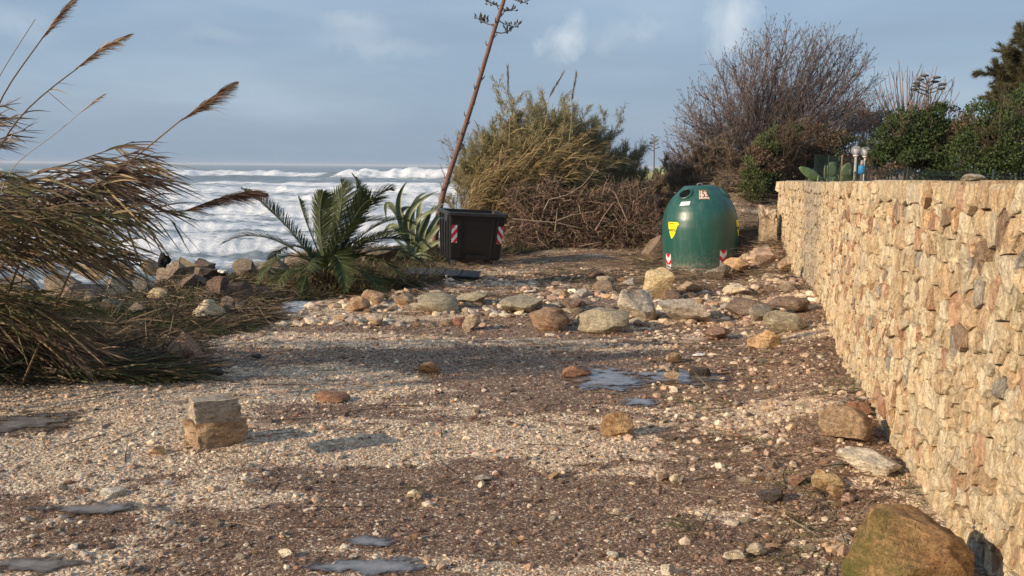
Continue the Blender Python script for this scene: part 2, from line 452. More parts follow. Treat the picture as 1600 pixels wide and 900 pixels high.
# ================================================================== SETTING
# ---- ground sheet
def ground():
    R, Cn = 470, 430
    yy = np.concatenate([np.geomspace(3.4, 26, 370, endpoint=False), np.geomspace(26, 420, 100)]) - 6
    tt = np.linspace(-1.15, 1.15, Cn)
    Yg, Tg = np.meshgrid(yy, tt, indexing='ij'); Xg = Tg * (Yg + 6.6)
    X, Y = Xg.ravel(), Yg.ravel(); Z = gz(X, Y)
    V = np.stack([X, Y, Z], 1)
    r, c = np.meshgrid(np.arange(len(yy) - 1), np.arange(Cn - 1), indexing='ij'); i = (r * Cn + c).ravel()
    pt = patch(X, Y); mb = MB(); mb.add(V, np.stack([i, i + 1, i + Cn + 1, i + Cn], 1), np.stack([pt] * 3, 1))
    m, t = newmat('gravel_ground')
    P = t.n('ShaderNodeTexCoord').outputs['Object']
    vcp = t.n('ShaderNodeVertexColor', layer_name='Col').outputs[0]; spc = t.n('ShaderNodeSeparateColor'); t.L.new(vcp, spc.inputs[0])
    pat = t.math('ADD', spc.outputs[0], t.math('MULTIPLY', t.math('SUBTRACT', t.noise(P, 5, 8, .72), .5), 1.7))
    v1 = t.n('ShaderNodeTexVoronoi', inp={'Scale': 46.0}); t.L.new(P, v1.inputs['Vector'])
    v2 = t.n('ShaderNodeTexVoronoi', inp={'Scale': 110.0}); t.L.new(P, v2.inputs['Vector'])
    fine = t.noise(P, 60, 5, 0.7)
    sx = t.n('ShaderNodeSeparateColor'); t.L.new(v1.outputs['Color'], sx.inputs[0])
    sx2 = t.n('ShaderNodeSeparateColor'); t.L.new(v2.outputs['Color'], sx2.inputs[0])
    soil = t.mix(fine, (0.085, 0.048, 0.032), (0.29, 0.18, 0.115))
    chipc = t.mix(sx.outputs[1], (0.44, 0.31, 0.21), (0.82, 0.68, 0.50))
    chip2 = t.mix(sx2.outputs[1], (0.27, 0.165, 0.11), (0.64, 0.49, 0.34))
    pm = t.ramp(pat, [(0.25, 0.0), (0.75, 1.0)])
    thr = t.math('ADD', t.math('MULTIPLY', pm, 0.68), 0.10)
    f1 = t.math('LESS_THAN', sx.outputs[0], thr); f2 = t.math('LESS_THAN', sx2.outputs[0], t.math('ADD', thr, 0.12))
    c = t.mix(f2, soil, chip2); c = t.mix(f1, c, chipc)
    b = t.n('ShaderNodeBsdfPrincipled', inp={'Specular IOR Level': 0.14}); t.L.new(c, b.inputs['Base Color'])
    t.L.new(t.ramp(pat, [(0.0, 0.5), (0.6, 0.9)]), b.inputs['Roughness'])
    h = t.math('ADD', t.math('MULTIPLY', t.math('SUBTRACT', 1.0, v1.outputs['Distance']), t.math('ADD', f1, 0.3)), t.math('MULTIPLY', fine, 0.7))
    t.L.new(t.bump(h, 0.9, 0.012), b.inputs['Normal']); t.out(b.outputs[0])
    o = mb.build('ground', m, smooth=True); tag(o, kind='structure')
ground()

# ---- puddles: flat irregular sheets of muddy water
def puddles():
    m, t = newmat('puddle_water')
    P = t.n('ShaderNodeTexCoord').outputs['Object']
    vc = t.n('ShaderNodeVertexColor', layer_name='Col').outputs[0]; sp = t.n('ShaderNodeSeparateColor'); t.L.new(vc, sp.inputs[0])
    dep = t.math('ADD', sp.outputs[0], t.math('MULTIPLY', t.math('SUBTRACT', t.noise(t.mapping(P, scale=(1, 1.5, 1)), 7.0, 8, .62), .5), 3.4))   # water depth over the uneven ground
    c = t.mix(t.noise(P, 9, 6, .65), (0.17, 0.16, 0.155), (0.40, 0.38, 0.37))
    bp = t.bump(t.noise(P, 14, 4), 0.05, 0.006)
    mud = t.n('ShaderNodeBsdfDiffuse'); t.L.new(c, mud.inputs[0]); see = t.n('ShaderNodeBsdfTransparent', inp={0: (.62, .56, .50, 1)})
    body = t.n('ShaderNodeMixShader'); t.L.new(t.ramp(dep, [(.3, .35), (1.1, .9)]), body.inputs[0]); t.L.new(see.outputs[0], body.inputs[1]); t.L.new(mud.outputs[0], body.inputs[2])
    gl = t.n('ShaderNodeBsdfGlossy', inp={'Roughness': 0.02, 'Color': (1, 1, 1, 1)}); t.L.new(bp, gl.inputs['Normal']); fr = t.n('ShaderNodeFresnel', inp={'IOR': 1.5}); t.L.new(bp, fr.inputs['Normal'])
    b = t.n('ShaderNodeMixShader'); t.L.new(fr.outputs[0], b.inputs[0]); t.L.new(body.outputs[0], b.inputs[1]); t.L.new(gl.outputs[0], b.inputs[2])
    wet = t.n('ShaderNodeBsdfPrincipled', inp={'Roughness': 0.33, 'Base Color': (.055, .035, .025, 1), 'Specular IOR Level': .6}); tr = t.n('ShaderNodeBsdfTransparent')
    m1 = t.n('ShaderNodeMixShader'); t.L.new(t.ramp(dep, [(.02, 0.0), (.25, .75)]), m1.inputs[0]); t.L.new(tr.outputs[0], m1.inputs[1]); t.L.new(wet.outputs[0], m1.inputs[2])
    m2 = t.n('ShaderNodeMixShader'); t.L.new(t.ramp(dep, [(.22, 0.0), (.46, 1.0)]), m2.inputs[0]); t.L.new(m1.outputs[0], m2.inputs[1]); t.L.new(b.outputs[0], m2.inputs[2]); t.out(m2.outputs[0])
    for k, (cx, cy, rx, ry) in enumerate(PUD):
        n = 48; a = np.arange(n) * 2 * PI / n; zz0 = 0.003 + 0.0012 * k; V = []; C = []; rg = [1.7, 1.45, 1.2, .9, .6, .3]
        for r in rg: V.append(np.stack([cx + rx * r * np.cos(a), cy + ry * r * np.sin(a), np.full(n, zz0)], 1)); C += [max(-.9, 1.0 - r * .95 - max(0, r - 1.1) * 1.2)] * n
        V.append(np.array([[cx, cy, zz0]])); C.append(1.0); V = np.concatenate(V); C = np.array(C); i, j = np.meshgrid(np.arange(len(rg) - 1), np.arange(n), indexing='ij'); jn = (j + 1) % n; q = np.arange(n); L0 = (len(rg) - 1) * n
        mb = MB(); mb.add(V, [np.stack([i * n + j, i * n + jn, (i + 1) * n + jn, (i + 1) * n + j], 2).reshape(-1, 4), np.stack([L0 + q, L0 + (q + 1) % n, np.full(n, len(V) - 1)], 1)], np.stack([C] * 3, 1))
        o = mb.build('puddle', m); tag(o, kind='structure')
puddles()

# ---- sea
SEA = -1.6
def sea():
    yy = np.concatenate([np.geomspace(9, 60, 170, endpoint=False), np.geomspace(60, 420, 330, endpoint=False), np.geomspace(420, 9000, 60)])
    tt = np.linspace(-1.25, 0.42, 560)
    Y, T = np.meshgrid(yy, tt, indexing='ij'); X = T * Y - 3.0
    fade = 1 - sstep(900, 2500, Y)
    z = (0.38 * (fbm(X * 0.9, Y * 1.5, 75, 4, .65) - .5) + 0.30 * (fbm(X * .3, Y * .6, 76, 4, .6) - .5)) * (1 - sstep(70, 160, Y)) + 0.30 * (fbm(X * 0.05, Y * 0.09, 70) - .5) + 0.42 * (fbm(X * 0.16, Y * 0.3, 71) - .5) + 0.30 * (fbm(X * 0.5, Y * 0.9, 72, 5, .66) - .5)
    foam = 0.20 + 0.44 * fbm(X * 0.03, Y * 0.09, 73)
    foam = foam - 0.40 * sstep(120, 260, Y) - 0.30 * sstep(280, 420, Y)
    # breaking crests: (distance at x=0, x slope, height, length, x from, x to, broken part from x, to x)
    waves = [(262, 0.06, 2.3, 12, -170, 30, 0, 0.6), (205, 0.03, 0.9, 9, -120, -20, 3, 0.35), (150, 0.05, 0.8, 7, -60, 20, 5, 0.8), (330, 0.02, 1.5, 18, -60, 120, 7, 0.8),
             (112, -0.02, 0.9, 6, -80, 10, 9, 0.6), (85, 0.04, 0.7, 4.5, -50, 0, 11, 0.7), (62, 0.02, 0.55, 3.5, -50, 10, 13, 0.8), (47, 0.05, 0.5, 2.6, -30, 10, 15, 0.7),
             (430, 0.0, 1.3, 24, -300, 250, 17, 0.2), (560, 0.02, 1.4, 30, -400, 300, 19, 0.15), (760, 0, 1.5, 36, -500, 300, 21, 0.1), (35, 0, 0.35, 2.0, -30, 10, 23, 0.8),
             (232, 0.05, 2.6, 10, -50, 2, 25, 1.0)]
    for (d0, sl_, H, Lw, xa, xb, s, br) in waves:
        wob = d0 + sl_ * X + Lw * 1.6 * (fbm(X / (Lw * 3.2), X * 0 + s, s + 80, 5, .6) - .5)
        q = (Y - wob) / Lw
        shape = np.where(q < 0, np.exp(-(q / 0.42) ** 2), np.exp(-(q / 1.25) ** 2))
        ext = sstep(xa, xa + 0.2 * (xb - xa), X) * (1 - sstep(xb - 0.2 * (xb - xa), xb, X))
        amp = ext * (0.12 + 1.9 * np.clip(fbm(X / (Lw * 1.8), X * 0 + 2 * s, s + 90, 5, .6) - .22, 0, 1))
        z += H * amp * shape
        broke = sstep(1 - br - 0.12, 1 - br + 0.12, fbm(X / (Lw * 1.6), X * 0 + 3.3 * s, s + 100, 3) * 1.0 + 0.08)
        spray = broke * ext * np.exp(-((q + 0.12) / 0.42) ** 2)
        z += H * 0.9 * spray * np.clip(fbm(X * 12 / d0 * 4.5, Y * 12 / d0 * 4, s + 110, 4, 0.75) - 0.25, 0, 1)
        foam = np.maximum(foam, spray * 1.25); foam = np.where((q > -0.05) & (q < 1.6), foam - 0.25 * ext * (1 - broke), foam)
        foam += 0.22 * broke * ext * np.exp(-((q + 1.4) / 1.2) ** 2) * (Y < 340)
    z *= fade
    Z = SEA + z
    V = np.stack([X.ravel(), Y.ravel(), Z.ravel()], 1)
    Cn = len(tt); r, c = np.meshgrid(np.arange(len(yy) - 1), np.arange(Cn - 1), indexing='ij'); i = (r * Cn + c).ravel()
    fo = np.clip(foam, 0, 1.3).ravel()
    mb = MB(); mb.add(V, np.stack([i, i + 1, i + Cn + 1, i + Cn], 1), np.stack([fo, fo, fo], 1))
    m, t = newmat('sea_water')
    vc = t.n('ShaderNodeVertexColor', layer_name='Col').outputs[0]
    sp = t.n('ShaderNodeSeparateColor'); t.L.new(vc, sp.inputs[0]); fo = sp.outputs[0]
    P = t.n('ShaderNodeTexCoord').outputs['Object']
    n1 = t.noise(t.mapping(P, scale=(0.32, 1.0, 1)), 0.6, 9, 0.70, 1.2)
    n2 = t.noise(t.mapping(P, scale=(0.5, 1.0, 1)), 2.6, 7, 0.72, 1.8)
    nn = t.math('ADD', t.math('MULTIPLY', n1, 0.65), t.math('MULTIPLY', n2, 0.35))
    f = t.math('ADD', fo, t.math('MULTIPLY', t.math('SUBTRACT', nn, 0.5), 3.0))
    f = t.ramp(f, [(0.40, 0.0), (0.56, 0.55), (0.80, 1.0)])
    wcol = t.mix(n1, (0.13, 0.17, 0.185), (0.27, 0.31, 0.33))
    b = t.n('ShaderNodeBsdfPrincipled', inp={'Roughness': 0.28, 'IOR': 1.33, 'Specular IOR Level': 0.5}); t.L.new(wcol, b.inputs['Base Color'])
    t.L.new(t.bump(nn, 0.6, 0.4), b.inputs['Normal'])
    fcol = t.mix(t.ramp(nn, [(.38, 0.0), (.6, 1.0)]), (0.50, 0.55, 0.60), (0.90, 0.90, 0.90))
    fb = t.n('ShaderNodeBsdfPrincipled', inp={'Roughness': 0.9, 'Specular IOR Level': 0.1}); t.L.new(fcol, fb.inputs['Base Color'])
    t.L.new(t.bump(nn, 0.9, 0.25), fb.inputs['Normal'])
    mx = t.n('ShaderNodeMixShader'); t.L.new(f, mx.inputs[0]); t.L.new(b.outputs[0], mx.inputs[1]); t.L.new(fb.outputs[0], mx.inputs[2]); t.out(mx.outputs[0])
    o = mb.build('sea', m, smooth=True); tag(o, kind='structure')
sea()

# ================================================================== STONE WALL
def resample(P, ds):
    seg = np.linalg.norm(np.diff(P, axis=0), axis=1); s = np.concatenate([[0], np.cumsum(seg)])
    return s
WS = resample(WL, 0.1)
def wxy(s):
    """smoothed centre of the wall face at arc length s (vectorised)"""
    acc = 0
    for o in (-0.5, -0.25, 0, 0.25, 0.5):
        ss = np.clip(s + o, 0, WS[-1]); acc = acc + np.stack([np.interp(ss, WS, WL[:, 0]), np.interp(ss, WS, WL[:, 1])], -1)
    e = 0.02
    return acc / 5
def wframe(s):
    p = wxy(s); a = wxy(s - 0.3); b = wxy(s + 0.3); tg = unit(b - a); n = np.stack([-tg[..., 1], tg[..., 0]], -1)
    return p, tg, n
def s_of_y(y): return float(np.interp(y, WL[:, 1], WS))
def wtop(s):
    y = np.interp(s, WS, WL[:, 1]); return np.interp(y, [0, 4, 6, 9, 12, 18], [1.865, 1.852, 1.83, 1.78, 1.73, 1.66])
def clip_poly(poly, px, py, nx, ny):
    out = []; m = len(poly)
    for i in range(m):
        a, b = poly[i], poly[(i + 1) % m]
        da = (a[0] - px) * nx + (a[1] - py) * ny; db = (b[0] - px) * nx + (b[1] - py) * ny
        if da <= 0: out.append(a)
        if (da < 0 < db) or (db < 0 < da):
            u = da / (da - db); out.append((a[0] + u * (b[0] - a[0]), a[1] + u * (b[1] - a[1])))
    return out
STONE_COLS = [(0.74, 0.58, 0.37), (0.80, 0.66, 0.44), (0.68, 0.49, 0.30), (0.60, 0.38, 0.24), (0.44, 0.23, 0.14), (0.42, 0.38, 0.32), (0.36, 0.25, 0.17), (0.82, 0.70, 0.50)]
STONE_P = [0.28, 0.27, 0.13, 0.06, 0.025, 0.04, 0.025, 0.17]
def build_wall():
    rs = random.Random(5)
    S0, S1 = s_of_y(0.8), WS[-1]
    sites = []
    z = -0.12
    rows = []
    while z < 1.72:
        h = rs.uniform(0.09, 0.18); rows.append((z, h)); z += h
    # body rows up to just below the coping
    for (z, h) in rows:
        s = S0 - rs.uniform(0, 0.2)
        while s < S1 + 0.1:
            wd = rs.choice([0.045, 0.06, 0.08, 0.10, 0.13, 0.19]) * rs.uniform(0.8, 1.2)
            r = rs.random()
            zc = z + h * 0.5 + rs.uniform(-0.045, 0.045)
            if wd < 0.16 and r < 0.25:
                sites.append((s + wd / 2, zc - h * .27)); sites.append((s + wd / 2 + rs.uniform(-.03, .03), zc + h * .27))
            else: sites.append((s + wd / 2, zc))
            s += wd
    sites = [(s, z) for (s, z) in sites if z < wtop(s) - 0.17]
    body_n = len(sites)
    s = S0; cop = []
    while s < S1 + 0.1:
        wd = rs.uniform(0.07, 0.24); cop.append((s + wd / 2, float(wtop(s)) - 0.085)); s += wd
    allp = sites + cop
    A = np.array(allp)
    wall = thing('stone_wall', (3.0, 9.0, 0.0), 'long dry stone wall of upright cream and ochre stones along the right side of the gravel', 'wall')
    stones = []
    KZ = 1.0
    for i, (sx, sz) in enumerate(allp):
        d = A - A[i]; dist = d[:, 0] ** 2 + d[:, 1] ** 2
        idx = np.argsort(dist)[1:22]
        iscop = i >= body_n
        ztop = float(wtop(sx)) + (rs.uniform(-0.014, 0.012) if iscop else 0)
        poly = [(sx - .5, sz - .4), (sx + .5, sz - .4), (sx + .5, sz + .4), (sx - .5, sz + .4)]
        poly = clip_poly(poly, 0, ztop, 0, 1)
        for j in idx:
            if dist[j] > 0.5: break
            nx, ny = d[j]; L = math.hypot(nx, ny); 
            poly = clip_poly(poly, sx + nx / 2, sz + ny / 2, nx / L, ny / L)
            if len(poly) < 3: break
        if len(poly) < 3: continue
        if iscop: pass
        if max(p[1] for p in poly) < -0.1: continue
        stones.append((sx, sz, poly, iscop))
    # order by how large each shows: nearest first
    def near(st):
        p = wxy(np.array(st[0])); ar = 0
        P = st[2]; 
        for k in range(len(P)): ar += P[k][0] * P[(k + 1) % len(P)][1] - P[(k + 1) % len(P)][0] * P[k][1]
        dd = p[1]
        return abs(ar) / dd ** 3 if dd > 3.2 else 1e-9
    stones.sort(key=near, reverse=True)
    rest = MB(); nb = nc = 0
    for (sx, sz, poly, iscop) in stones:
        # subdivide long edges, pull in from the joint
        pts = []
        P = np.array(poly); c = P.mean(0)
        mm = len(P)
        for k in range(mm):
            a, b = P[k], P[(k + 1) % mm]; L = np.hypot(*(b - a)); 
            if L < 0.012: continue
            pts.append(a)
            if L > 0.085: pts.append((a + b) / 2 + np.array([rs.uniform(-1, 1), rs.uniform(-1, 1)]) * 0.10 * L * 0.5)
        pts = np.array(pts)
        if len(pts) < 3: continue
        size = np.sqrt(((pts - c) ** 2).sum(1)).mean()
        gap = rs.choice([rs.uniform(0.0005, 0.003), rs.uniform(.002, .0055)])
        def inset(g): 
            v = pts - c; l = np.sqrt((v ** 2).sum(1, keepdims=True)); return c + v * np.maximum(0.3, (l - g) / l)
        proud = rs.choice([rs.uniform(0.0, 0.015), rs.uniform(.005, 0.03)]) + (0.012 if iscop else 0)
        tx, tz = rs.uniform(-0.20, 0.20), rs.uniform(-0.10, 0.10)
        r0 = inset(gap); r1 = inset(gap + rs.uniform(0.001, 0.004)); r2 = inset(gap + size * 0.42)
        def rel(r): return (r[:, 0] - c[0]) * tx + (r[:, 1] - c[1]) * tz
        n0 = len(pts)
        dep0 = np.full(n0, -0.16); dep1 = proud - 0.006 + rel(r1) + np.array([rs.uniform(-0.007, 0.007) for _ in range(n0)])
        dep2 = proud + rel(r2) + np.array([rs.uniform(-0.014, 0.014) for _ in range(n0)])
        dc = np.array([proud + rs.uniform(-0.004, 0.012)])
        S_ = np.concatenate([r0[:, 0], r1[:, 0], r2[:, 0], [c[0]]]); Z_ = np.concatenate([r0[:, 1], r1[:, 1], r2[:, 1], [c[1]]]); D_ = np.concatenate([dep0, dep1, dep2, dc])
        p, tg, nn = wframe(S_)
        V = np.stack([p[:, 0] + nn[:, 0] * D_, p[:, 1] + nn[:, 1] * D_, Z_], 1)
        k = np.arange(n0); j = (k + 1) % n0
        Fs = [np.stack([k, j, n0 + j, n0 + k], 1), np.stack([n0 + k, n0 + j, 2 * n0 + j, 2 * n0 + k], 1), np.stack([2 * n0 + k, 2 * n0 + j, np.full(n0, 3 * n0)], 1)]
        if iscop:     # coping stones have a flat back part on top: push the back ring deep over the wall head
            V[:n0] = np.stack([p[:n0, 0] - nn[:n0, 0] * 0.34, p[:n0, 1] - nn[:n0, 1] * 0.34, Z_[:n0]], 1)
        yv = float(V[:, 1].mean())
        col = np.array(rs.choices(STONE_COLS, STONE_P)[0]) * rs.uniform(0.82, 1.12)
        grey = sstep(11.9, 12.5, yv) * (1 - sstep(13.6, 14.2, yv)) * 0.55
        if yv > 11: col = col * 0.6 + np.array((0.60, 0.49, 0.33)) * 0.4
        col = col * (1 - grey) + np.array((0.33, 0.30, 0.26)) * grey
        big = (nc < 75) if iscop else (nb < 292)
        mb = MB() if big else rest
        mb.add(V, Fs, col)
        if big:
            if iscop: nc += 1
            else: nb += 1
            loc = V.mean(0); o = mb.build('coping_stone' if iscop else 'stone', M_WSTONE); child(o, wall)
    o = rest.build('masonry', M_WSTONE); child(o, wall); o['kind'] = 'stuff'
    # core: bedding behind the stones
    core = MB(); ss = np.arange(S0, S1, 0.1); p, tg, nn = wframe(ss); zt = wtop(ss) - 0.045
    prof = [(-0.022, -0.2), (-0.022, None), (-0.36, None), (-0.36, -0.2)]
    V = []
    for d_, z_ in prof:
        V.append(np.stack([p[:, 0] + nn[:, 0] * d_, p[:, 1] + nn[:, 1] * d_, zt if z_ is None else np.full(len(ss), z_)], 1))
    V = np.concatenate(V); n = len(ss); i = np.arange(n - 1)
    Fs = [np.stack([a * n + i, a * n + i + 1, b * n + i + 1, b * n + i], 1) for a, b in ((0, 1), (1, 2), (2, 3))]
    Fs.append(np.array([[n - 1, 2 * n - 1, 3 * n - 1, 4 * n - 1]]))
    core.add(V, Fs, (0.52, 0.41, 0.28)); o = core.build('core', attr_mat('mortar', 0.95, 0.1, 0, 20, 0.8)); child(o, wall)
build_wall()

# ================================================================== ROCKS
def rock_verts(seed, sub=3, cuts=14, lo=0.40, hi=0.76, nz=0.085, block=False):
    r = np.random.RandomState(seed); V0, F0 = ICO[sub]; V = V0.copy()
    if block:
        for ax in ((1, 0, 0), (-1, 0, 0), (0, 1, 0), (0, -1, 0), (0, 0, 1), (0, 0, -1)):
            n = np.array(ax, float) + r.randn(3) * (.10 if block is True else .22); n /= np.linalg.norm(n); q = V @ n - (r.uniform(.5, .6) if block is True else r.uniform(.55, .78)); V -= np.outer(np.maximum(q, 0), n)
        cuts, lo, hi = (3, .62, .8) if block is True else (9, .55, .85)
    for k in range(cuts):
        n = r.randn(3); n /= np.linalg.norm(n); d = r.uniform(lo, hi)
        q = V @ n - d; V -= np.outer(np.maximum(q, 0), n)
    off = r.rand(3) * 50
    for i in range(len(V)):
        p = Vector(V[i] * 1.7 + off); k = noise.noise(p) * nz * 1.6 + noise.noise(p * 3.1) * nz * 0.8 + noise.noise(p * 8) * nz * 0.35
        V[i] *= 1 + k + noise.noise(p * 17) * nz * .16
    V /= (V.max(0) - V.min(0)) / 2; V -= (V.max(0) + V.min(0)) / 2
    return V, F0
def rock_mesh(name, seed, dims, sub=3, mat=None, **kw):
    V, F0 = rock_verts(seed, sub, **kw); V = V * np.array(dims) / 2
    mb = MB(); mb.add(V, F0); me = mb.mesh(name, mat or M_ROCK, smooth=True)
    try: me.set_sharp_from_angle(angle=math.radians(28 if sub > 2 else 20))
    except Exception: pass
    return me
OCH = (0.44, 0.31, 0.19); CRM = (0.64, 0.54, 0.39); TAN = (0.50, 0.38, 0.26); BRN = (0.26, 0.19, 0.14); GRY = (0.38, 0.34, 0.28)
OLV = (0.38, 0.33, 0.23); RST = (0.34, 0.19, 0.12); RED = (0.30, 0.15, 0.11); DRK = (0.10, 0.085, 0.075); WHT = (0.66, 0.60, 0.50); ORG = (0.50, 0.33, 0.18)
nrock = [100]; LANDMARKS = []
PREP = {'at', 'in', 'of', 'by', 'beside', 'behind', 'between', 'against', 'on', 'near', 'with', 'to', 'from', 'left', 'right', 'just', 'under', 'below', 'towards', 'leaning', 'lying', 'standing', 'tight', 'close', 'wedged', 'alone'}
def short_name(lb):
    ws = lb.split(',')[0].split()
    if len(ws) > 8:
        cut = [i for i in range(2, 9) if ws[i] in PREP]; ws = ws[:cut[0]] if cut else ws[:8]
    return ' '.join(ws)
def rock(x0, x1, top, base, col, label, group=None, name='boulder', cat='boulder', z=None, dy=0.85, seed=None, rot=None, sub=3, mat=None, sink=0.12, **kw):
    g = onground((x0 + x1) / 2, base, 0.0 if z is None else z)
    for _ in range(3):
        zz_ = gzf(g.x, g.y) if z is None else z
        g = onground((x0 + x1) / 2, base, zz_)
    dist = math.hypot(g.x, g.y)
    w_ = (x1 - x0) / F * g.y; d_ = w_ * dy
    h_ = max((base - top) / F * g.y - 0.30 * d_ * CAMH / g.y, 0.25 * w_)
    nrock[0] += 1; sd = seed or nrock[0]
    h_ *= (1 + sink)
    me = rock_mesh(name, sd, (w_ * 1.04, d_, h_), sub, mat, **kw)
    o = bpy.data.objects.new(name, me); COL.objects.link(o)
    o.location = (g.x, g.y + d_ * 0.40, zz_ + h_ / 2 - h_ * sink)
    if rot: o.rotation_euler = [math.radians(a) for a in rot]
    kc = random.uniform(.9, 1.08); o.color = (*[c * kc for c in col], 1)
    tag(o, label, cat, group)
    if group is None: LANDMARKS.append((g.x, g.y + d_ * .4, w_, short_name(label)))
    return o

rock(283, 374, 646, 701, (.50, .37, .24), 'tan squared block at left of the gravel, the lower of two stacked stones', cat='stone block', name='stone_block', block=True, dy=.75, seed=812, sub=4, rot=(0, 0, 36))
rock(290, 368, 615, 664, (.44, .38, .30), 'grey beige split slab balanced on top of the tan block', cat='stone block', name='stone_block', z=0.262, block=True, dy=.8, seed=821, sink=0.0, sub=4, rot=(2, 4, 30))
rock(255, 313, 516, 573, (0.33, 0.21, 0.14), 'reddish brown pointed boulder at the edge of the fallen reeds')
rock(201, 223, 552, 573, OCH, 'small orange pointed stone left of the reddish brown pointed boulder', name='stone', cat='stone')
rock(652, 687, 563, 585, ORG, 'orange pyramid shaped stone alone in the middle of the gravel', name='stone', cat='stone', cuts=9, hi=.6)
rock(487, 544, 611, 630, RST, 'flat rust red stone lying right of the stacked blocks', name='stone', cat='stone', dy=.6)
rock(879, 927, 570, 591, RST, 'rust red flat brick shaped stone at the left edge of the puddle', name='stone', cat='stone', dy=.5, cuts=8, hi=.65)
rock(1039, 1061, 577, 594, TAN, 'small tan stone in the middle of the shallow puddle', name='stone', cat='stone')
rock(1077, 1113, 573, 590, DRK, 'dark wet stone at the right edge of the shallow puddle', name='stone', cat='stone', dy=.6)
rock(1042, 1068, 549, 569, OCH, 'small ochre stone just behind the shallow puddle', name='stone', cat='stone')
rock(939, 991, 641, 684, ORG, 'orange tan stone with a notched top in front of the puddles', name='stone', cat='stone', seed=77, dy=.6, cuts=8, hi=.7, sub=4)
rock(1290, 1380, 630, 694, (0.40, 0.28, 0.18), 'wedge shaped brown and cream boulder leaning towards the wall', rot=(0, 8, 20), seed=31, cuts=8, hi=.66, sub=4)
rock(1328, 1366, 626, 650, RST, 'small rusty stone between the wedge shaped boulder and the wall', name='stone', cat='stone')
rock(1318, 1420, 700, 748, WHT, 'long pale slab half buried by the foot of the wall', dy=.7, sub=4)
rock(1344, 1530, 786, 960, (0.42, 0.26, 0.13), 'huge ochre boulder with green moss in the bottom right corner', mat=M_MOSSROCK, seed=147, dy=.85, sub=4, block=0.5, nz=.10, rot=(0, 6, 15))
rock(826, 893, 478, 518, (0.33, 0.22, 0.14), 'brown rounded boulder at the left end of the big stone row', nz=.09)
rock(905, 987, 482, 523, OLV, 'long grey green boulder lying low in front of the row', nz=.05)
rock(966, 1029, 450, 504, (0.56, 0.50, 0.41), 'large white and tan boulder in the middle of the row', seed=66, sub=4)
rock(1003, 1053, 416, 469, (0.60, 0.47, 0.27), 'tall yellowish boulder behind the white and tan one', sub=4)
rock(1029, 1112, 466, 508, (0.48, 0.42, 0.34), 'pale lumpy boulder right of the white and tan one', nz=.11, sub=4)
rock(1034, 1064, 451, 471, BRN, 'brown stone wedged between yellowish and pale lumpy boulders', name='stone', cat='stone')
rock(1062, 1100, 438, 460, TAN, 'tan stone behind the pale lumpy boulder', name='stone', cat='stone')
rock(1133, 1180, 444, 464, CRM, 'cream stone in the rubble in front of the bell container', name='stone', cat='stone')
rock(1138, 1215, 464, 492, BRN, 'long brown boulder behind the grey pair near the wall')
rock(1204, 1272, 464, 487, BRN, 'brown slab lying against the foot of the wall', dy=.6)
rock(1174, 1219, 476, 504, GRY, 'small grey boulder beside the grey green flat one')
rock(1197, 1266, 484, 520, (0.40, 0.35, 0.25), 'flat topped grey green boulder close to the wall', seed=93)
rock(1171, 1223, 514, 546, ORG, 'orange block on the gravel in front of the grey green flat boulder', name='stone', cat='stone')
rock(1099, 1146, 510, 531, (.32, .2, .14), 'low brown stone left of the orange block', name='stone', cat='stone')
rock(780, 850, 461, 491, OLV, 'olive grey boulder left of the brown rounded one', nz=.08)
rock(876, 914, 464, 486, BRN, 'dark brown stone behind the long grey green boulder', name='stone', cat='stone')
rock(650, 716, 458, 490, OLV, 'olive grey angular block right of the palm', cuts=8, hi=.68)
rock(712, 762, 455, 476, OLV, 'low mossy grey boulder behind the angular block')
rock(537, 577, 461, 488, OCH, 'ochre stone at the foot of the palm, the front one of a pair', name='stone', cat='stone')
rock(562, 599, 453, 476, (.48, .32, .2), 'ochre stone at the foot of the palm, the rear one of a pair', name='stone', cat='stone')
rock(614, 647, 458, 479, OCH, 'orange tan stone between the pair and the angular block', name='stone', cat='stone')
rock(722, 751, 489, 517, TAN, 'tan pear shaped stone standing in front of the stone row', name='stone', cat='stone')
rock(706, 729, 494, 510, RED, 'small dark red stone left of the tan pear shaped one', name='stone', cat='stone')
rock(573, 597, 495, 510, TAN, 'small tan stone at the front of the rubble below the ochre pair', name='stone', cat='stone')
rock(519, 541, 490, 503, TAN, 'small tan stone at the left end of the rubble strip', name='stone', cat='stone')
rock(928, 963, 437, 458, (.30, .23, .17), 'brown grey stone alone behind the stone row', name='stone', cat='stone')
rock(1103, 1147, 412, 439, (.34, .29, .23), 'grey brown stone against the front of the bell container', name='stone', cat='stone')
rock(1135, 1173, 402, 425, ORG, 'orange stone at the right foot of the bell container', name='stone', cat='stone')
rock(1177, 1213, 388, 415, (.50, .36, .27), 'pinkish tan stone between bell container and wall end', name='stone', cat='stone')
rock(1217, 1246, 400, 422, TAN, 'tan stone tight against the foot of the wall', name='stone', cat='stone')
rock(1004, 1045, 366, 412, (.22, .16, .11), 'dark brown boulder half hidden left of the bell container')
rock(1184, 1216, 290, 372, (0.50, 0.40, 0.28), 'rough upright rock at the far broken end of the wall', name='boulder', z=0.62, dy=1.0, sub=4, nz=.16, block=True, sink=.6)
rock(1183, 1231, 762, 787, DRK, 'black wet stone on the dark gravel near the wall', name='stone', cat='stone', dy=.6)
rock(154, 197, 760, 779, WHT, 'long pale grey stone on the left gravel', name='stone', cat='stone', dy=.5, rot=(0, 0, 25))
rock(229, 258, 697, 712, ORG, 'small flat orange stone left of the stacked blocks', name='stone', cat='stone', dy=.7)
rock(634, 661, 764, 781, CRM, 'cream stone with a grass tuft behind it', name='stone', cat='stone')
rock(740, 769, 742, 753, GRY, 'thin grey piece of slate in the middle foreground', name='stone', cat='stone', dy=.6)
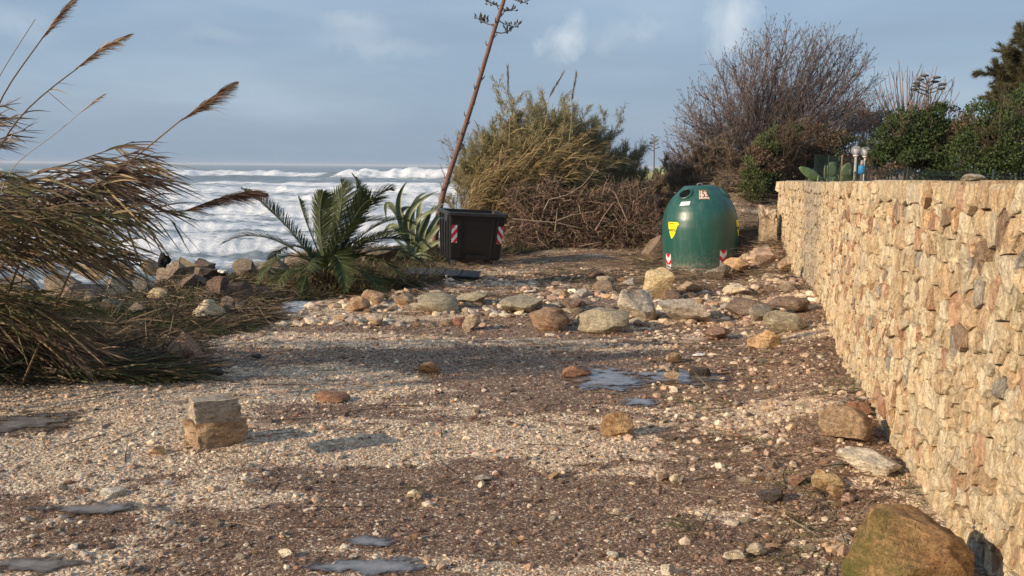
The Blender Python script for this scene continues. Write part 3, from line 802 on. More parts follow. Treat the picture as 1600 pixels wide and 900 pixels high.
rock(1271, 1293, 733, 753, ORG, 'amber stone at the back of the small pile near the wall', name='stone', cat='stone')
rock(1272, 1319, 741, 767, (.56, .42, .22), 'yellow stone, the largest of the small pile near the wall', name='stone', cat='stone')
rock(1294, 1319, 756, 781, ORG, 'orange cube shaped stone at the front of the small pile', name='stone', cat='stone', cuts=9, hi=.6)
rock(1318, 1341, 767, 787, (.48, .34, .27), 'pinkish stone just right of the orange cube shaped one', name='stone', cat='stone')
rock(1234, 1259, 738, 760, (.36, .22, .15), 'reddish brown stone at the left of the small pile', name='stone', cat='stone')
rock(1046, 1070, 738, 756, CRM, 'cream stone, right one of a touching pair in the foreground', name='stone', cat='stone')
rock(1029, 1046, 736, 754, BRN, 'brown stone, left one of a touching pair in the foreground', name='stone', cat='stone')
rock(855, 875, 736, 749, OCH, 'small ochre stone in the middle foreground', name='stone', cat='stone')
rock(1033, 1055, 878, 899, WHT, 'white stone at the bottom edge of the picture', name='stone', cat='stone')
rock(1169, 1202, 848, 873, CRM, 'cream stone left of the mossy boulder', name='stone', cat='stone')
rock(1130, 1165, 857, 876, CRM, 'cream stone in the bottom foreground between white stone and mossy boulder', name='stone', cat='stone', dy=.6)
rock(948, 967, 861, 874, WHT, 'small white stone near the bottom centre on dark wrack', name='stone', cat='stone')
rock(432, 458, 857, 873, CRM, 'small cream stone left of the bottom puddle', name='stone', cat='stone')
rock(326, 348, 574, 587, DRK, 'dark round stone on the gravel right of the pointed boulder', name='stone', cat='stone')
rock(389, 408, 551, 561, DRK, 'small dark stone on the gravel below the wrack edge', name='stone', cat='stone')
rock(1300, 1326, 848, 866, TAN, 'tan stone just left of the mossy boulder top', name='stone', cat='stone')
rock(1352, 1376, 790, 812, BRN, 'brown angular stone touching the back of the mossy boulder', name='stone', cat='stone')

# ---- rock bank between gravel and sea, on the left: (x0, x1, top, base, colour, label)
G = 'rocks of the bank between gravel and sea'
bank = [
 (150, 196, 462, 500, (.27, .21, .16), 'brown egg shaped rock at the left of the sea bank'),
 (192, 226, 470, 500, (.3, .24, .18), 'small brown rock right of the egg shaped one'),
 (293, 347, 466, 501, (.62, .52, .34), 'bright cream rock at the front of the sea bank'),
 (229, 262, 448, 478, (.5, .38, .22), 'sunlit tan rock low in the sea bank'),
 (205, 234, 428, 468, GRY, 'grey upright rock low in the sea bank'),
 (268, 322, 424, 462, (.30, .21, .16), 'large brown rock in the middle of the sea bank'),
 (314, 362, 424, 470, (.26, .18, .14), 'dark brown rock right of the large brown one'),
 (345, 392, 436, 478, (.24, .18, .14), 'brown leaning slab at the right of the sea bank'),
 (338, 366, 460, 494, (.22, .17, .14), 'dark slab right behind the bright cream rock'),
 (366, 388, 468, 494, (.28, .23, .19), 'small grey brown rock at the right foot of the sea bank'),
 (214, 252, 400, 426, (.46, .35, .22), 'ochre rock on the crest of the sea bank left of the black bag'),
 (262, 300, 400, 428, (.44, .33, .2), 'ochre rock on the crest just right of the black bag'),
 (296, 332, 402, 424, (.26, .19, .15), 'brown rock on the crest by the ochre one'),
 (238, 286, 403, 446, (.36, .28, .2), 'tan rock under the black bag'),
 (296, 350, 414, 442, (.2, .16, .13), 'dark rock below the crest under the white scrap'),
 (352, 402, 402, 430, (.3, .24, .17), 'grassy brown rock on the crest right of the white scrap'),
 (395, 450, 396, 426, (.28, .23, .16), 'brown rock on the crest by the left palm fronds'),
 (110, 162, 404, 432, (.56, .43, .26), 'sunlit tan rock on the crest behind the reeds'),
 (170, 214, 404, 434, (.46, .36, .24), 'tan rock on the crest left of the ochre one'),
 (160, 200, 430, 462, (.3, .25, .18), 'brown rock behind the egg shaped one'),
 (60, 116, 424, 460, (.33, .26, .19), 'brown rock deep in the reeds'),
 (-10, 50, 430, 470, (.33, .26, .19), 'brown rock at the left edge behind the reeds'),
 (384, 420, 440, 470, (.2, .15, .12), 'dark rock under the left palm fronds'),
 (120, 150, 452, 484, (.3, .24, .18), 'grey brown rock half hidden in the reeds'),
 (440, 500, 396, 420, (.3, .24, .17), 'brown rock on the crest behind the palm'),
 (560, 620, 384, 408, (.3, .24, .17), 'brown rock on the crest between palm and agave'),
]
for (x0, x1, tp, bs, c, lb) in bank: rock(x0, x1, tp, bs, tuple(v * (1 if 'bright' in lb or 'sunlit' in lb else .72) for v in c), lb, G, name='rock', cat='rock', nz=.09, sink=.25, rot=(0, 0, random.uniform(-30, 30)), z=0.03 if bs > 445 else 0.12)  # sunlight put into colour: sunlit and bright rocks escape the darkening
# filler rocks of the same bank: too covered to be told apart by more than their size and place
fill = []
for k in range(44):
    y = random.uniform(11.0, 19.5); x = float(shore(y)) + random.uniform(-1.3, 0.7); s = random.uniform(0.22, 0.6)
    px = 800 + x / y * F
    if px > 640: continue
    me = rock_mesh('rock', 500 + k, (s * random.uniform(.9, 1.4), s, s * random.uniform(.6, .8)), 2, nz=.09)
    o = bpy.data.objects.new('rock', me); COL.objects.link(o); o.location = (x, y, gzf(x, y) + s * 0.15); o.rotation_euler = (0, 0, random.uniform(0, 6))
    c = random.choice([BRN, GRY, TAN, OLV]); o.color = (*[v * .9 for v in c], 1)
    fill.append((s, o, ('dark' if c == BRN else 'grey' if c == GRY else 'tan' if c == TAN else 'olive') + ' rock packed into the sea bank %s' % ('beneath the reeds' if y < 13 else 'beneath the palm fronds' if y < 15.5 else 'behind the palm')))
byl = {}
for q in fill: byl.setdefault(q[2], []).append(q)
for lb, qs in byl.items():
    qs.sort(key=lambda q: -q[0])
    for i, q in enumerate(qs): tag(q[1], ('single ' if len(qs) == 1 else 'largest ' if i == 0 else 'smallest ' if i == len(qs) - 1 else ('second', 'third', 'fourth', 'fifth', 'sixth', 'seventh', 'eighth', 'ninth', 'tenth')[i - 1] + ' largest ') + lb, 'rock', G)

# ---- loose stones one can pick out on the gravel
shapes = [rock_mesh('stone', 900 + k, (1, random.uniform(.6, .95), random.uniform(.42, .7)), 2, nz=.08, cuts=9) for k in range(12)]
zones = [ # n, px range, base py range, size px range, place words
 (46, (1150, 1400), (700, 895), (10, 24), 'on the rubble near the foot of the wall'),
 (34, (1010, 1330), (560, 700), (8, 18), 'on the gravel between the puddle and the wall'),
 (80, (830, 1260), (428, 505), (10, 30), 'in the rubble in front of the bell container'),
 (34, (520, 830), (460, 515), (9, 24), 'in the rubble strip in front of the dumpster'),
 (24, (40, 470), (760, 895), (10, 22), 'on the left foreground gravel'),
 (22, (500, 1000), (770, 895), (8, 18), 'on the dark wrack of the foreground'),
 (20, (1150, 1240), (345, 420), (7, 16), 'on the wrack bank behind the bell container'),
 (16, (430, 1000), (620, 760), (7, 14), 'on the open gravel in the middle')]
loose = []
cols = {'cream': CRM, 'white': WHT, 'tan': TAN, 'orange': ORG, 'brown': BRN, 'grey': GRY, 'rusty': RST}
for (n, xr, yr, sr, words) in zones:
    for k in range(n):
        px, py = random.uniform(*xr), random.uniform(*yr)
        g = onground(px, py)
        for _ in range(2): g = onground(px, py, gzf(g.x, g.y))
        if g.x > wallx(g.y) - 0.12 or g.x < shore(g.y) + .3: continue
        s = random.uniform(*sr) ** 1.0 / F * g.y
        o = bpy.data.objects.new('stone', random.choice(shapes)); COL.objects.link(o)
        o.scale = (s, s, s * random.uniform(.7, 1.1)); o.location = (g.x, g.y, g.z + s * .08); o.rotation_euler = (random.uniform(-.3, .3), random.uniform(-.3, .3), random.uniform(0, 6.3))
        cn = random.choices(list(cols), (5, 3, 5, 3, 3, 3, 1))[0]; kc = random.uniform(.8, 1.1); o.color = (*[v * kc for v in cols[cn]], 1)
        spx = s / g.y * F; lx, ly, lw, ln = min(LANDMARKS, key=lambda l: (l[0] - g.x) ** 2 + (l[1] - g.y) ** 2); rx_, ry_ = g.x - lx, g.y - ly
        rel = ('right of' if rx_ > 0 else 'left of') if abs(rx_) > abs(ry_) else ('behind' if ry_ > 0 else 'in front of')
        if math.hypot(rx_, ry_) > .9 + lw: rel = {'right of': 'well to the right of', 'left of': 'well to the left of', 'behind': 'well behind', 'in front of': 'well in front of'}[rel]
        loose.append((o, spx, '%s stone %s the %s' % (cn, rel, ln), 'loose stones ' + words))

byl = {}
for q in loose: byl.setdefault(q[2], []).append(q)
for lb, qs in byl.items():
    qs.sort(key=lambda q: -q[1])
    for i, q in enumerate(qs):
        if len(qs) == 1: pre = 'loose'
        elif i == 0: pre = 'largest' if len(qs) > 2 else 'larger'
        elif i == len(qs) - 1: pre = 'smallest' if len(qs) > 2 else 'smaller'
        else: pre = ('second largest', 'third largest', 'fourth largest', 'fifth largest', 'sixth largest', 'seventh largest')[min(i - 1, 5)]
        tag(q[0], pre + ' ' + lb, 'stone', q[3])

# ================================================================== BELL CONTAINER
def tilt_mat(loc, rx, ry, rz): return Matrix.Translation(loc) @ Matrix.Rotation(rz, 4, 'Z') @ Matrix.Rotation(rx, 4, 'X') @ Matrix.Rotation(ry, 4, 'Y')
def text_verts(txt, size=1.0, bold=0.0):
    cu = bpy.data.curves.new('lettering', 'FONT'); cu.body = txt; cu.size = size; cu.align_x = 'CENTER'; cu.align_y = 'CENTER'; cu.offset = bold; cu.resolution_u = 3
    o = bpy.data.objects.new('lettering', cu); COL.objects.link(o)
    bpy.context.view_layer.update(); dg = bpy.context.evaluated_depsgraph_get(); me = bpy.data.meshes.new_from_object(o.evaluated_get(dg))
    V = np.array([v.co[:2] for v in me.vertices]); Fs = [list(p.vertices) for p in me.polygons]
    COL.objects.unlink(o); bpy.data.objects.remove(o); bpy.data.curves.remove(cu); bpy.data.meshes.remove(me)
    return V, Fs

M_GREEN = simple_mat('green_plastic', (0.014, 0.085, 0.068), 0.36, 0.65, nscale=9, var=0.10, bump=0.03)
def dirty(m, zlo, zhi, col=(.20, .15, .10)):
    """dried mud splash and salt dulling on a plastic shell"""
    t = NT.__new__(NT); t.t = m.node_tree; t.L = m.node_tree.links; b = [n for n in t.t.nodes if n.type == 'BSDF_PRINCIPLED'][0]; src = b.inputs['Base Color'].links[0].from_socket
    P = t.n('ShaderNodeTexCoord').outputs['Object']; s = t.n('ShaderNodeSeparateXYZ'); t.L.new(P, s.inputs[0])
    hgt = t.math('DIVIDE', t.math('SUBTRACT', s.outputs[2], zlo), zhi - zlo); sp = t.noise(P, 26, 8, .75); run = t.noise(t.mapping(P, scale=(14, 14, 1.1)), 1.0, 6, .6, .3)
    f = t.ramp(t.math('SUBTRACT', t.math('ADD', sp, t.math('MULTIPLY', t.math('SUBTRACT', 1.0, hgt), .30)), .18), [(.50, 0.0), (.66, .75)])
    g = t.ramp(run, [(.50, 0.0), (.72, .22)])
    c = t.mix(g, src, (.16, .20, .18)); c = t.mix(f, c, col); t.L.new(c, b.inputs['Base Color'])
    rg = t.math('ADD', t.math('ADD', t.math('MULTIPLY', f, .4), t.math('MULTIPLY', g, .8)), .34); t.L.new(rg, b.inputs['Roughness'])
dirty(M_GREEN, 0.0, 0.7)
M_HOLE_SHADE = simple_mat('hole_shade', (0.006, 0.008, 0.008), 0.9, 0.1)  # near-black stands for the shade inside the bell
M_YEL = simple_mat('yellow_sticker', (0.85, 0.76, 0.01), 0.4, 0.4, nscale=30, var=.05)
M_WHT = simple_mat('white_sticker', (0.74, 0.74, 0.74), 0.45, 0.4, nscale=25, var=.12)
M_RED = simple_mat('red_reflector', (0.55, 0.012, 0.03), 0.35, 0.5, nscale=25, var=.15)
M_INK = simple_mat('black_ink', (0.02, 0.015, 0.015), 0.6, 0.3)
M_BROWNINK = simple_mat('brown_ink', (0.16, 0.035, 0.02), 0.6, 0.3)
M_PLATE = simple_mat('number_plate', (0.72, 0.60, 0.46), 0.5, 0.3, nscale=40, var=.25)

def bell():
    HB = 1.60; RB = 0.715
    prof = [(0, .955), (.012, .975), (.04, .975), (.05, .967), (.2, .985), (.4, 1.0), (.52, .998), (.62, .975), (.70, .93), (.77, .865), (.83, .785), (.88, .695), (.92, .60), (.95, .52), (.972, .475), (.985, .44), (.995, .40), (1.0, .36), (1.0, .30), (.992, .25), (.992, .12), (1.0, .1), (1.0, 0)]
    pz = np.array([p[0] for p in prof]) * HB; pr = np.array([p[1] for p in prof]) * RB
    base = onground(1093, 426, 0.0); base.y += RB * 0.9; base.x = at(1094, 425, base.y).x
    zb = -0.02
    root = thing('bell_container', (base.x, base.y, zb), 'dark green bell shaped glass recycling container with yellow sticker and the number 153', 'recycling bin', rotz=0)
    root.rotation_euler = (math.radians(-1.0), math.radians(-2.2), 0)
    cam_az = math.atan2(-base.x, -base.y)      # direction from bell to camera, measured from +Y... as x=sin, y=cos
    def rad(z): return np.interp(z, pz[:19], pr[:19])
    def surf(az_deg, z, off=0.0):
        """az: degrees to the right of the camera-facing line (as seen in the photo)"""
        a = cam_az - np.radians(az_deg); r = rad(z); dz = 0.01; dr = (rad(z + dz) - rad(z - dz)) / (2 * dz)
        nl = np.sqrt(1 + dr * dr); rr = r + off / nl; zz2 = z - dr / nl * off
        return np.stack([np.sin(a) * rr, np.cos(a) * rr, zz2 + 0 * a], -1)
    # finely sampled profile
    sides = 96; zs = []; rs_ = []
    for k in range(len(prof) - 1):
        m = 4 if k in (4, 5, 6, 7, 8, 9, 10, 11) else 2
        for q in range(m): zs.append(pz[k] + (pz[k + 1] - pz[k]) * q / m); rs_.append(pr[k] + (pr[k + 1] - pr[k]) * q / m)
    zs.append(pz[-1]); rs_.append(0.001); zs, rs_ = np.array(zs), np.array(rs_)
    a = np.arange(sides) * 2 * PI / sides
    V = np.stack([np.sin(a)[None] * rs_[:, None], np.cos(a)[None] * rs_[:, None], np.repeat(zs[:, None], sides, 1)], 2).reshape(-1, 3)
    i, j = np.meshgrid(np.arange(len(zs) - 1), np.arange(sides), indexing='ij'); jn = (j + 1) % sides
    mb = MB(); mb.add(V, np.stack([i * sides + jn, i * sides + j, (i + 1) * sides + j, (i + 1) * sides + jn], 2).reshape(-1, 4))
    o = mb.build('body', M_GREEN, root, smooth=True)
    # foot rim
    mb = MB(); ang = np.linspace(0, 2 * PI, 61)
    polytube(mb, [(math.sin(q) * RB * .975, math.cos(q) * RB * .975, .03) for q in ang], 0.018, (1, 1, 1), 8, False); mb.build('foot_rim', M_GREEN, root, True)
    for zf in (.395,):
        mb = MB(); polytube(mb, [(math.sin(q) * rad(HB * zf) * .998, math.cos(q) * rad(HB * zf) * .998, HB * zf) for q in ang], 0.0045, (1, 1, 1), 6, False); mb.build('mould_seam', M_GREEN, root, True)
    # three filling holes: raised collar around a flat disc, painted dark for the shade inside
    for az in (-34, 86, 206):
        zc = HB * .905; c = surf(np.array([az]), np.array([zc]))[0]; c2 = surf(np.array([az]), np.array([zc]), 0.1)[0]
        n = Vector((c2 - c)).normalized(); u = n.cross(Vector((0, 0, 1))).normalized(); v = n.cross(u)
        C = Vector(c)
        hr = 0.112
        mb = MB(); prf = [(hr * 1.28, -0.03), (hr * 1.24, 0.018), (hr * 1.1, 0.034), (hr, 0.03), (hr * .97, -0.02)]
        nn = 36; VV = []
        for (r_, o_) in prf:
            for q in range(nn):
                b_ = q * 2 * PI / nn; VV.append(C + n * o_ + u * (math.cos(b_) * r_) + v * (math.sin(b_) * r_))
        i, j = np.meshgrid(np.arange(4), np.arange(nn), indexing='ij'); jn = (j + 1) % nn
        mb.add([tuple(p) for p in VV], np.stack([i * nn + j, i * nn + jn, (i + 1) * nn + jn, (i + 1) * nn + j], 2).reshape(-1, 4))
        col = mb.build('hole_collar', M_GREEN, root, True)
        mb = MB(); VV = [tuple(C + n * 0.014 + u * (math.cos(q * 2 * PI / nn) * hr * 1.0) + v * (math.sin(q * 2 * PI / nn) * hr)) for q in range(nn)]
        mb.add(VV, np.arange(nn)[None]); mb.build('hole_dark_disc', M_HOLE_SHADE, col)
    # lifting lug on top
    mb = MB(); polytube(mb, [(-.05, 0, HB - .012), (-.045, 0, HB + .03), (0, 0, HB + .045), (.045, 0, HB + .03), (.05, 0, HB - .012)], .010, (1, 1, 1), 8); mb.build('lifting_eye', simple_mat('galvanised', (.3, .3, .29), .5, .5, .6), root, True)
    def slab(name, az0, zc, rows, mat, off, parent, ncol=8, skew=0.0):
        """rows: (v, u0, u1) metres; laid on the curved surface"""
        VV = []; 
        for (v_, u0, u1) in rows:
            u_ = np.linspace(u0, u1, ncol + 1); z_ = np.full(ncol + 1, zc + v_)+ skew * u_
            VV.append(surf(az0 + np.degrees(u_ / RB), z_, off))
        VV = np.concatenate(VV); i, j = np.meshgrid(np.arange(len(rows) - 1), np.arange(ncol), indexing='ij'); m = ncol + 1
        mb = MB(); mb.add(VV, np.stack([i * m + j, i * m + j + 1, (i + 1) * m + j + 1, (i + 1) * m + j], 2).reshape(-1, 4)); return mb.build(name, mat, parent)
    def letters(name, txt, size, az0, zc, mat, off, parent, sx=1.0, bold=0.0, rot=0.0):
        V2, Fs = text_verts(txt, size, bold)
        cr, sr = math.cos(rot), math.sin(rot); X = V2[:, 0] * sx; Yv = V2[:, 1]; X, Yv = X * cr - Yv * sr, X * sr + Yv * cr
        P3 = surf(az0 + np.degrees(X / np.maximum(rad(zc), .2)), zc + Yv, off)
        me = bpy.data.meshes.new(name); me.from_pydata([tuple(p) for p in P3], [], Fs); me.materials.append(mat)
        o = bpy.data.objects.new(name, me); COL.objects.link(o); o.parent = parent; return o
    # yellow shield
    def shield(az, zc, nm='sticker'):
        rows = []
        for q in np.linspace(0, 1, 17):
            v_ = 0.165 - 0.35 * q
            l = -0.15 + 0.115 * q ** 1.6; r = 0.155 * (1 - q ** 2.2) ** .8 + 0.05 * math.exp(-((q - .12) / .09) ** 2) * (q > .04) - .025
            if q > .97: l, r = -0.035, -0.02
            rows.append((v_ * .88, l * .86, max(r, l + .01) * .86))
        return slab(nm, az, zc, rows, M_YEL, 0.004, root)
    s1 = shield(-44, 0.80)
    letters('lettering', 'vetro', 0.095, -44.5, 0.80, M_INK, 0.0065, s1, 0.88, 0.0012)
    slab('ink_line', -46, 0.915, [(0.006, -.08, .06), (-.006, -.08, .06)], M_INK, 0.0065, s1)
    slab('ink_line', -45, 0.735, [(0.004, -.04, .04), (-.004, -.04, .04)], M_INK, 0.0065, s1)
    for q in range(2): slab('bottle_print', -47 + q * 4.5, 0.865, [(-.03, -.008, .008), (.01, -.008, .008), (.03, -.003, .003)], simple_mat('olive_ink', (.35, .36, .02), .6), 0.0065, s1, 2)
    s2 = shield(78, 0.80)
    letters('lettering', 'vetro', 0.095, 77, 0.80, M_INK, 0.0065, s2, 0.88, 0.0012)
    # plate 153
    pl = slab('number_plate', 9, HB * .895, [(.085, -.135, .115), (0, -.13, .12), (-.085, -.125, .125)], M_PLATE, 0.004, root)
    letters('number', '153', 0.155, 8.5, HB * .896, M_BROWNINK, 0.0065, pl, 0.80, 0.0016)
    for q in (0, 1, 2): slab('ink_edge', 9 + (q - 1) * 0.0, HB * .895 + (0.076, -0.078, 0.076)[q], [(.006, -.12 + .1 * (q == 2), .10), (-.006, -.12 + .1 * (q == 2), .10)], M_BROWNINK, 0.006 + .0005 * q, pl)
    # white label
    wl = slab('white_label', -27, HB * .80, [(.035, -.105, .125), (-.035, -.12, .11)], M_WHT, 0.004, root, skew=.05)
    letters('lettering', '1', 0.04, -27, HB * .80, M_BROWNINK, 0.0065, wl)
    # chevron strips
    for (az, w2, zb_, zt_) in ((-56, .085, .03, .35), (36.5, .078, .10, .42), (140, .075, .05, .37)):
        hgt = zt_ - zb_
        st = slab('reflector_strip', az, zb_, [(0, -w2, w2), (hgt / 2, -w2, w2), (hgt, -w2, w2)], M_WHT, 0.004, root, 6)
        # red V bands: built as rows following the chevron
        def chev(v0, v1):
            mbc = MB(); u_ = np.linspace(-w2, w2, 9); dip = -(w2 - np.abs(u_)) * 1.0
            lo_ = np.clip(v0 + dip, 0, hgt); hi_ = np.clip(v1 + dip, 0, hgt)
            A_ = surf(az + np.degrees(u_ / RB), zb_ + lo_, .0065); B_ = surf(az + np.degrees(u_ / RB), zb_ + hi_, .0065)
            k = np.arange(8); mbc.add(np.concatenate([A_, B_]), np.stack([k, k + 1, k + 10, k + 9], 1)); mbc.build('red_chevron', M_RED, st)
        chev(hgt * 1.0, hgt * 1.0 + .2); chev(hgt * .46, hgt * .70)
bell()

# ================================================================== DUMPSTER
M_BLACK = simple_mat('black_plastic', (0.006, 0.006, 0.007), 0.45, 0.45, nscale=7, var=.35, bump=.08)
M_BLKGLOSS = simple_mat('paler_black_plastic', (0.03, 0.03, 0.032), 0.42, 0.5, nscale=9, var=.3, bump=.08)  # paler black; on the side ribs it carries painted light
M_METAL = simple_mat('grey_metal', (0.22, 0.22, 0.22), 0.45, 0.5, .7, nscale=12, var=.2)
def boxmb(mb, lo, hi, col=(1, 1, 1), taper=None, bev=0.0):
    x0, y0, z0 = lo; x1, y1, z1 = hi
    V = np.array([(x0, y0, z0), (x1, y0, z0), (x1, y1, z0), (x0, y1, z0), (x0, y0, z1), (x1, y0, z1), (x1, y1, z1), (x0, y1, z1)], float)
    if taper is not None:
        cx, cy = (x0 + x1) / 2, (y0 + y1) / 2; V[:4, 0] = cx + (V[:4, 0] - cx) * taper[0]; V[:4, 1] = cy + (V[:4, 1] - cy) * taper[1]
    mb.add(V, np.array([(0, 3, 2, 1), (4, 5, 6, 7), (0, 1, 5, 4), (1, 2, 6, 5), (2, 3, 7, 6), (3, 0, 4, 7)]), col)
def bevel(o, w_=0.01, seg=2):
    m = o.modifiers.new('bevel', 'BEVEL'); m.width = w_; m.segments = seg; m.limit_method = 'ANGLE'; return o
def dumpster():
    b = onground(742, 417, 0.0); Y = b.y + 0.35
    root = thing('dumpster', (b.x - 0.12, Y + .12, -0.02), 'black plastic wheeled dumpster with red and white reflectors, tilted and without lid', 'dumpster', rotz=math.radians(15))
    root.rotation_euler = (math.radians(2), math.radians(2.6), math.radians(17))
    W, D, H, z0 = 1.12, 0.86, 0.90, 0.15
    def lerp_box(zf):  # half extents at height fraction
        return W / 2 * (0.90 + .10 * zf), D / 2 * (0.84 + .16 * zf)
    # hollow body: outer shell and inner shell with open top
    mb = MB(); r_ = .06
    def ring(hx, hy, z, n=5):
        P = []
        for (cx, cy, a0) in ((hx - r_, -hy + r_, -90), (hx - r_, hy - r_, 0), (-hx + r_, hy - r_, 90), (-hx + r_, -hy + r_, 180)):
            for q in range(n): a = math.radians(a0 + 90 * q / (n - 1)); P.append((cx + r_ * math.cos(a), cy + r_ * math.sin(a), z))
        return P
    VV = []; lev = [0, .03, .3, .6, .9, 1.0]
    for zf in lev:
        hx, hy = lerp_box(zf); k = .97 if zf == 0 else 1
        VV += ring(hx * k, hy * k, z0 + H * zf)
    for zf in (1.0, .5, .06):
        hx, hy = lerp_box(zf); VV += ring(hx - .02, hy - .02, z0 + H * zf)
    n = 20; L = len(lev) + 3; i, j = np.meshgrid(np.arange(L - 1), np.arange(n), indexing='ij'); jn = (j + 1) % n
    mb.add(VV, [np.stack([i * n + j, i * n + jn, (i + 1) * n + jn, (i + 1) * n + j], 2).reshape(-1, 4), np.arange(n)[::-1][None], (np.arange(n) + (L - 1) * n)[None]])
    mb.build('body', M_BLACK, root)
    # rim
    mb = MB(); VV = []
    hx, hy = lerp_box(1.0)
    for (e, z) in ((.0, .93), (.035, .935), (.04, .99), (.03, 1.0), (-.02, 1.0), (-.02, .96)): VV += ring(hx + e, hy + e, z0 + H * z + .01)
    i, j = np.meshgrid(np.arange(5), np.arange(n), indexing='ij'); jn = (j + 1) % n
    mb.add(VV, np.stack([i * n + j, i * n + jn, (i + 1) * n + jn, (i + 1) * n + j], 2).reshape(-1, 4)); mb.build('rim', M_BLKGLOSS, root)
    # upright ribs front and side
    def rib(x, side='f', wd=.03, th=.025, z1=.94, zb=.04):
        mb = MB(); VV = []
        for zf in (zb, z1):
            hx, hy = lerp_box(zf)
            if side == 'f':
                xx = x * hx / (W / 2); VV += [(xx - wd / 2, -hy - th, z0 + H * zf), (xx + wd / 2, -hy - th, z0 + H * zf), (xx + wd / 2, -hy + .01, z0 + H * zf), (xx - wd / 2, -hy + .01, z0 + H * zf)]
            else:
                yy = x * hy / (D / 2); VV += [(-hx - th, yy - wd / 2, z0 + H * zf), (-hx - th, yy + wd / 2, z0 + H * zf), (-hx + .01, yy + wd / 2, z0 + H * zf), (-hx + .01, yy - wd / 2, z0 + H * zf)]
        mb.add(VV, np.array([(0, 3, 2, 1), (4, 5, 6, 7), (0, 1, 5, 4), (1, 2, 6, 5), (2, 3, 7, 6), (3, 0, 4, 7)])); bevel(mb.build('rib', M_BLACK if side == 'f' else M_BLKGLOSS, root), .006)  # side ribs paler: light on that side is put into their colour
    for x in (-.35, .33): rib(x, 'f', .03, .012)
    rib(.41, 'f', .03, .018, .9, .2)
    for y in (-.34, -.12, .14, .36): rib(y, 's', .035, .03)
    mb = MB(); boxmb(mb, (-.2, -.46, z0 + .02), (.2, -.40, z0 + .1)); mb.build('rib', M_BLACK, root)
    # lifting trunnion on each end
    for sgn in (-1, 1):
        mb = MB(); polytube(mb, [(sgn * (W / 2 - .02), 0, z0 + H * .82), (sgn * (W / 2 + .10), 0, z0 + H * .82)], .03, (1, 1, 1), 12); mb.build('lifting_pin', M_METAL, root)
        mb = MB(); boxmb(mb, (sgn * (W / 2 + .005) - .03, -.38, z0 + H * .80), (sgn * (W / 2 + .005) + .03, -.20, z0 + H * .985)); bevel(mb.build('hinge_bracket', M_BLKGLOSS, root), .012)
    # reflectors with slanted bars
    for xs, flip in ((-.46, 1), (.48, -1)):
        def fy(zf): return -lerp_box(zf)[1] - .004
        z_a, z_b = .36, .74; w2 = .055
        def q3(u, zf, off=0): return (xs * lerp_box(zf)[0] / (W / 2) + u, fy(zf) - off, z0 + H * zf)
        mb = MB(); mb.add([q3(-w2, z_a), q3(w2, z_a), q3(w2, z_b), q3(-w2, z_b)], np.array([(0, 1, 2, 3)])); pan = mb.build('reflector', M_WHT, root)
        for k in (-1, 0, 1, 2):
            zlo = z_a + k * .19 - .03; sl_ = .075 * flip; band = .095
            P = [(-w2, zlo - sl_), (w2, zlo + sl_), (w2, zlo + sl_ + band), (-w2, zlo - sl_ + band)]
            P = clip_poly(clip_poly(P, 0, z_a, 0, -1), 0, z_b, 0, 1)
            if len(P) >= 3:
                mb = MB(); mb.add([q3(u, zf, .003) for u, zf in P], np.arange(len(P))[None]); mb.build('red_stripe', M_RED, pan)
    # wheels: castors
    for (wx, wy) in ((-.42, -.28), (.42, -.28), (-.42, .28), (.42, .28)):
        f = MB(); boxmb(f, (wx - .05, wy - .035, .06), (wx + .05, wy - .026, z0 + .02)); boxmb(f, (wx - .05, wy + .026, .06), (wx + .05, wy + .035, z0 + .02)); boxmb(f, (wx - .05, wy - .035, z0 + .005), (wx + .05, wy + .035, z0 + .022))
        ca = f.build('castor', M_METAL, root)
        m2 = MB(); polytube(m2, [(wx, wy - .022, .075), (wx, wy - .018, .075), (wx, wy + .018, .075), (wx, wy + .022, .075)], [.065, .078, .078, .065], (1, 1, 1), 20); m2.build('wheel', M_BLACK, ca)
dumpster()
# its lid, lying in the wrack in front
def lid():
    a = onground(640, 433, .03); b_ = onground(742, 438, .03)
    root = thing('torn_off_panel', ((a.x + b_.x) / 2, (a.y + b_.y) / 2 + .2, .10), 'torn off dark grey dumpster lid lying flat in front of the black dumpster', 'lid', rotz=-.06)
    root.rotation_euler = (math.radians(3), math.radians(2), -.06)
    mb = MB(); boxmb(mb, (-.62, -.3, -.015), (.62, .3, .02)); bevel(mb.build('panel', M_BLKGLOSS, root), .01)
    mb = MB(); boxmb(mb, (-.64, -.33, -.06), (.64, -.3, .025)); bevel(mb.build('front_edge', M_BLACK, root), .006)
    for x in (-.3, 0, .3):
        mb = MB(); boxmb(mb, (x - .015, -.29, .018), (x + .015, .29, .036)); bevel(mb.build('stiffening_rib', M_BLKGLOSS, root), .005)
    mb = MB(); polytube(mb, [(.10, -.34, .03), (.10, -.36, -.02), (.12, -.36, -.02), (.12, -.34, .03)], .008, (1, 1, 1), 6); mb.build('handle', M_METAL, root)
lid()

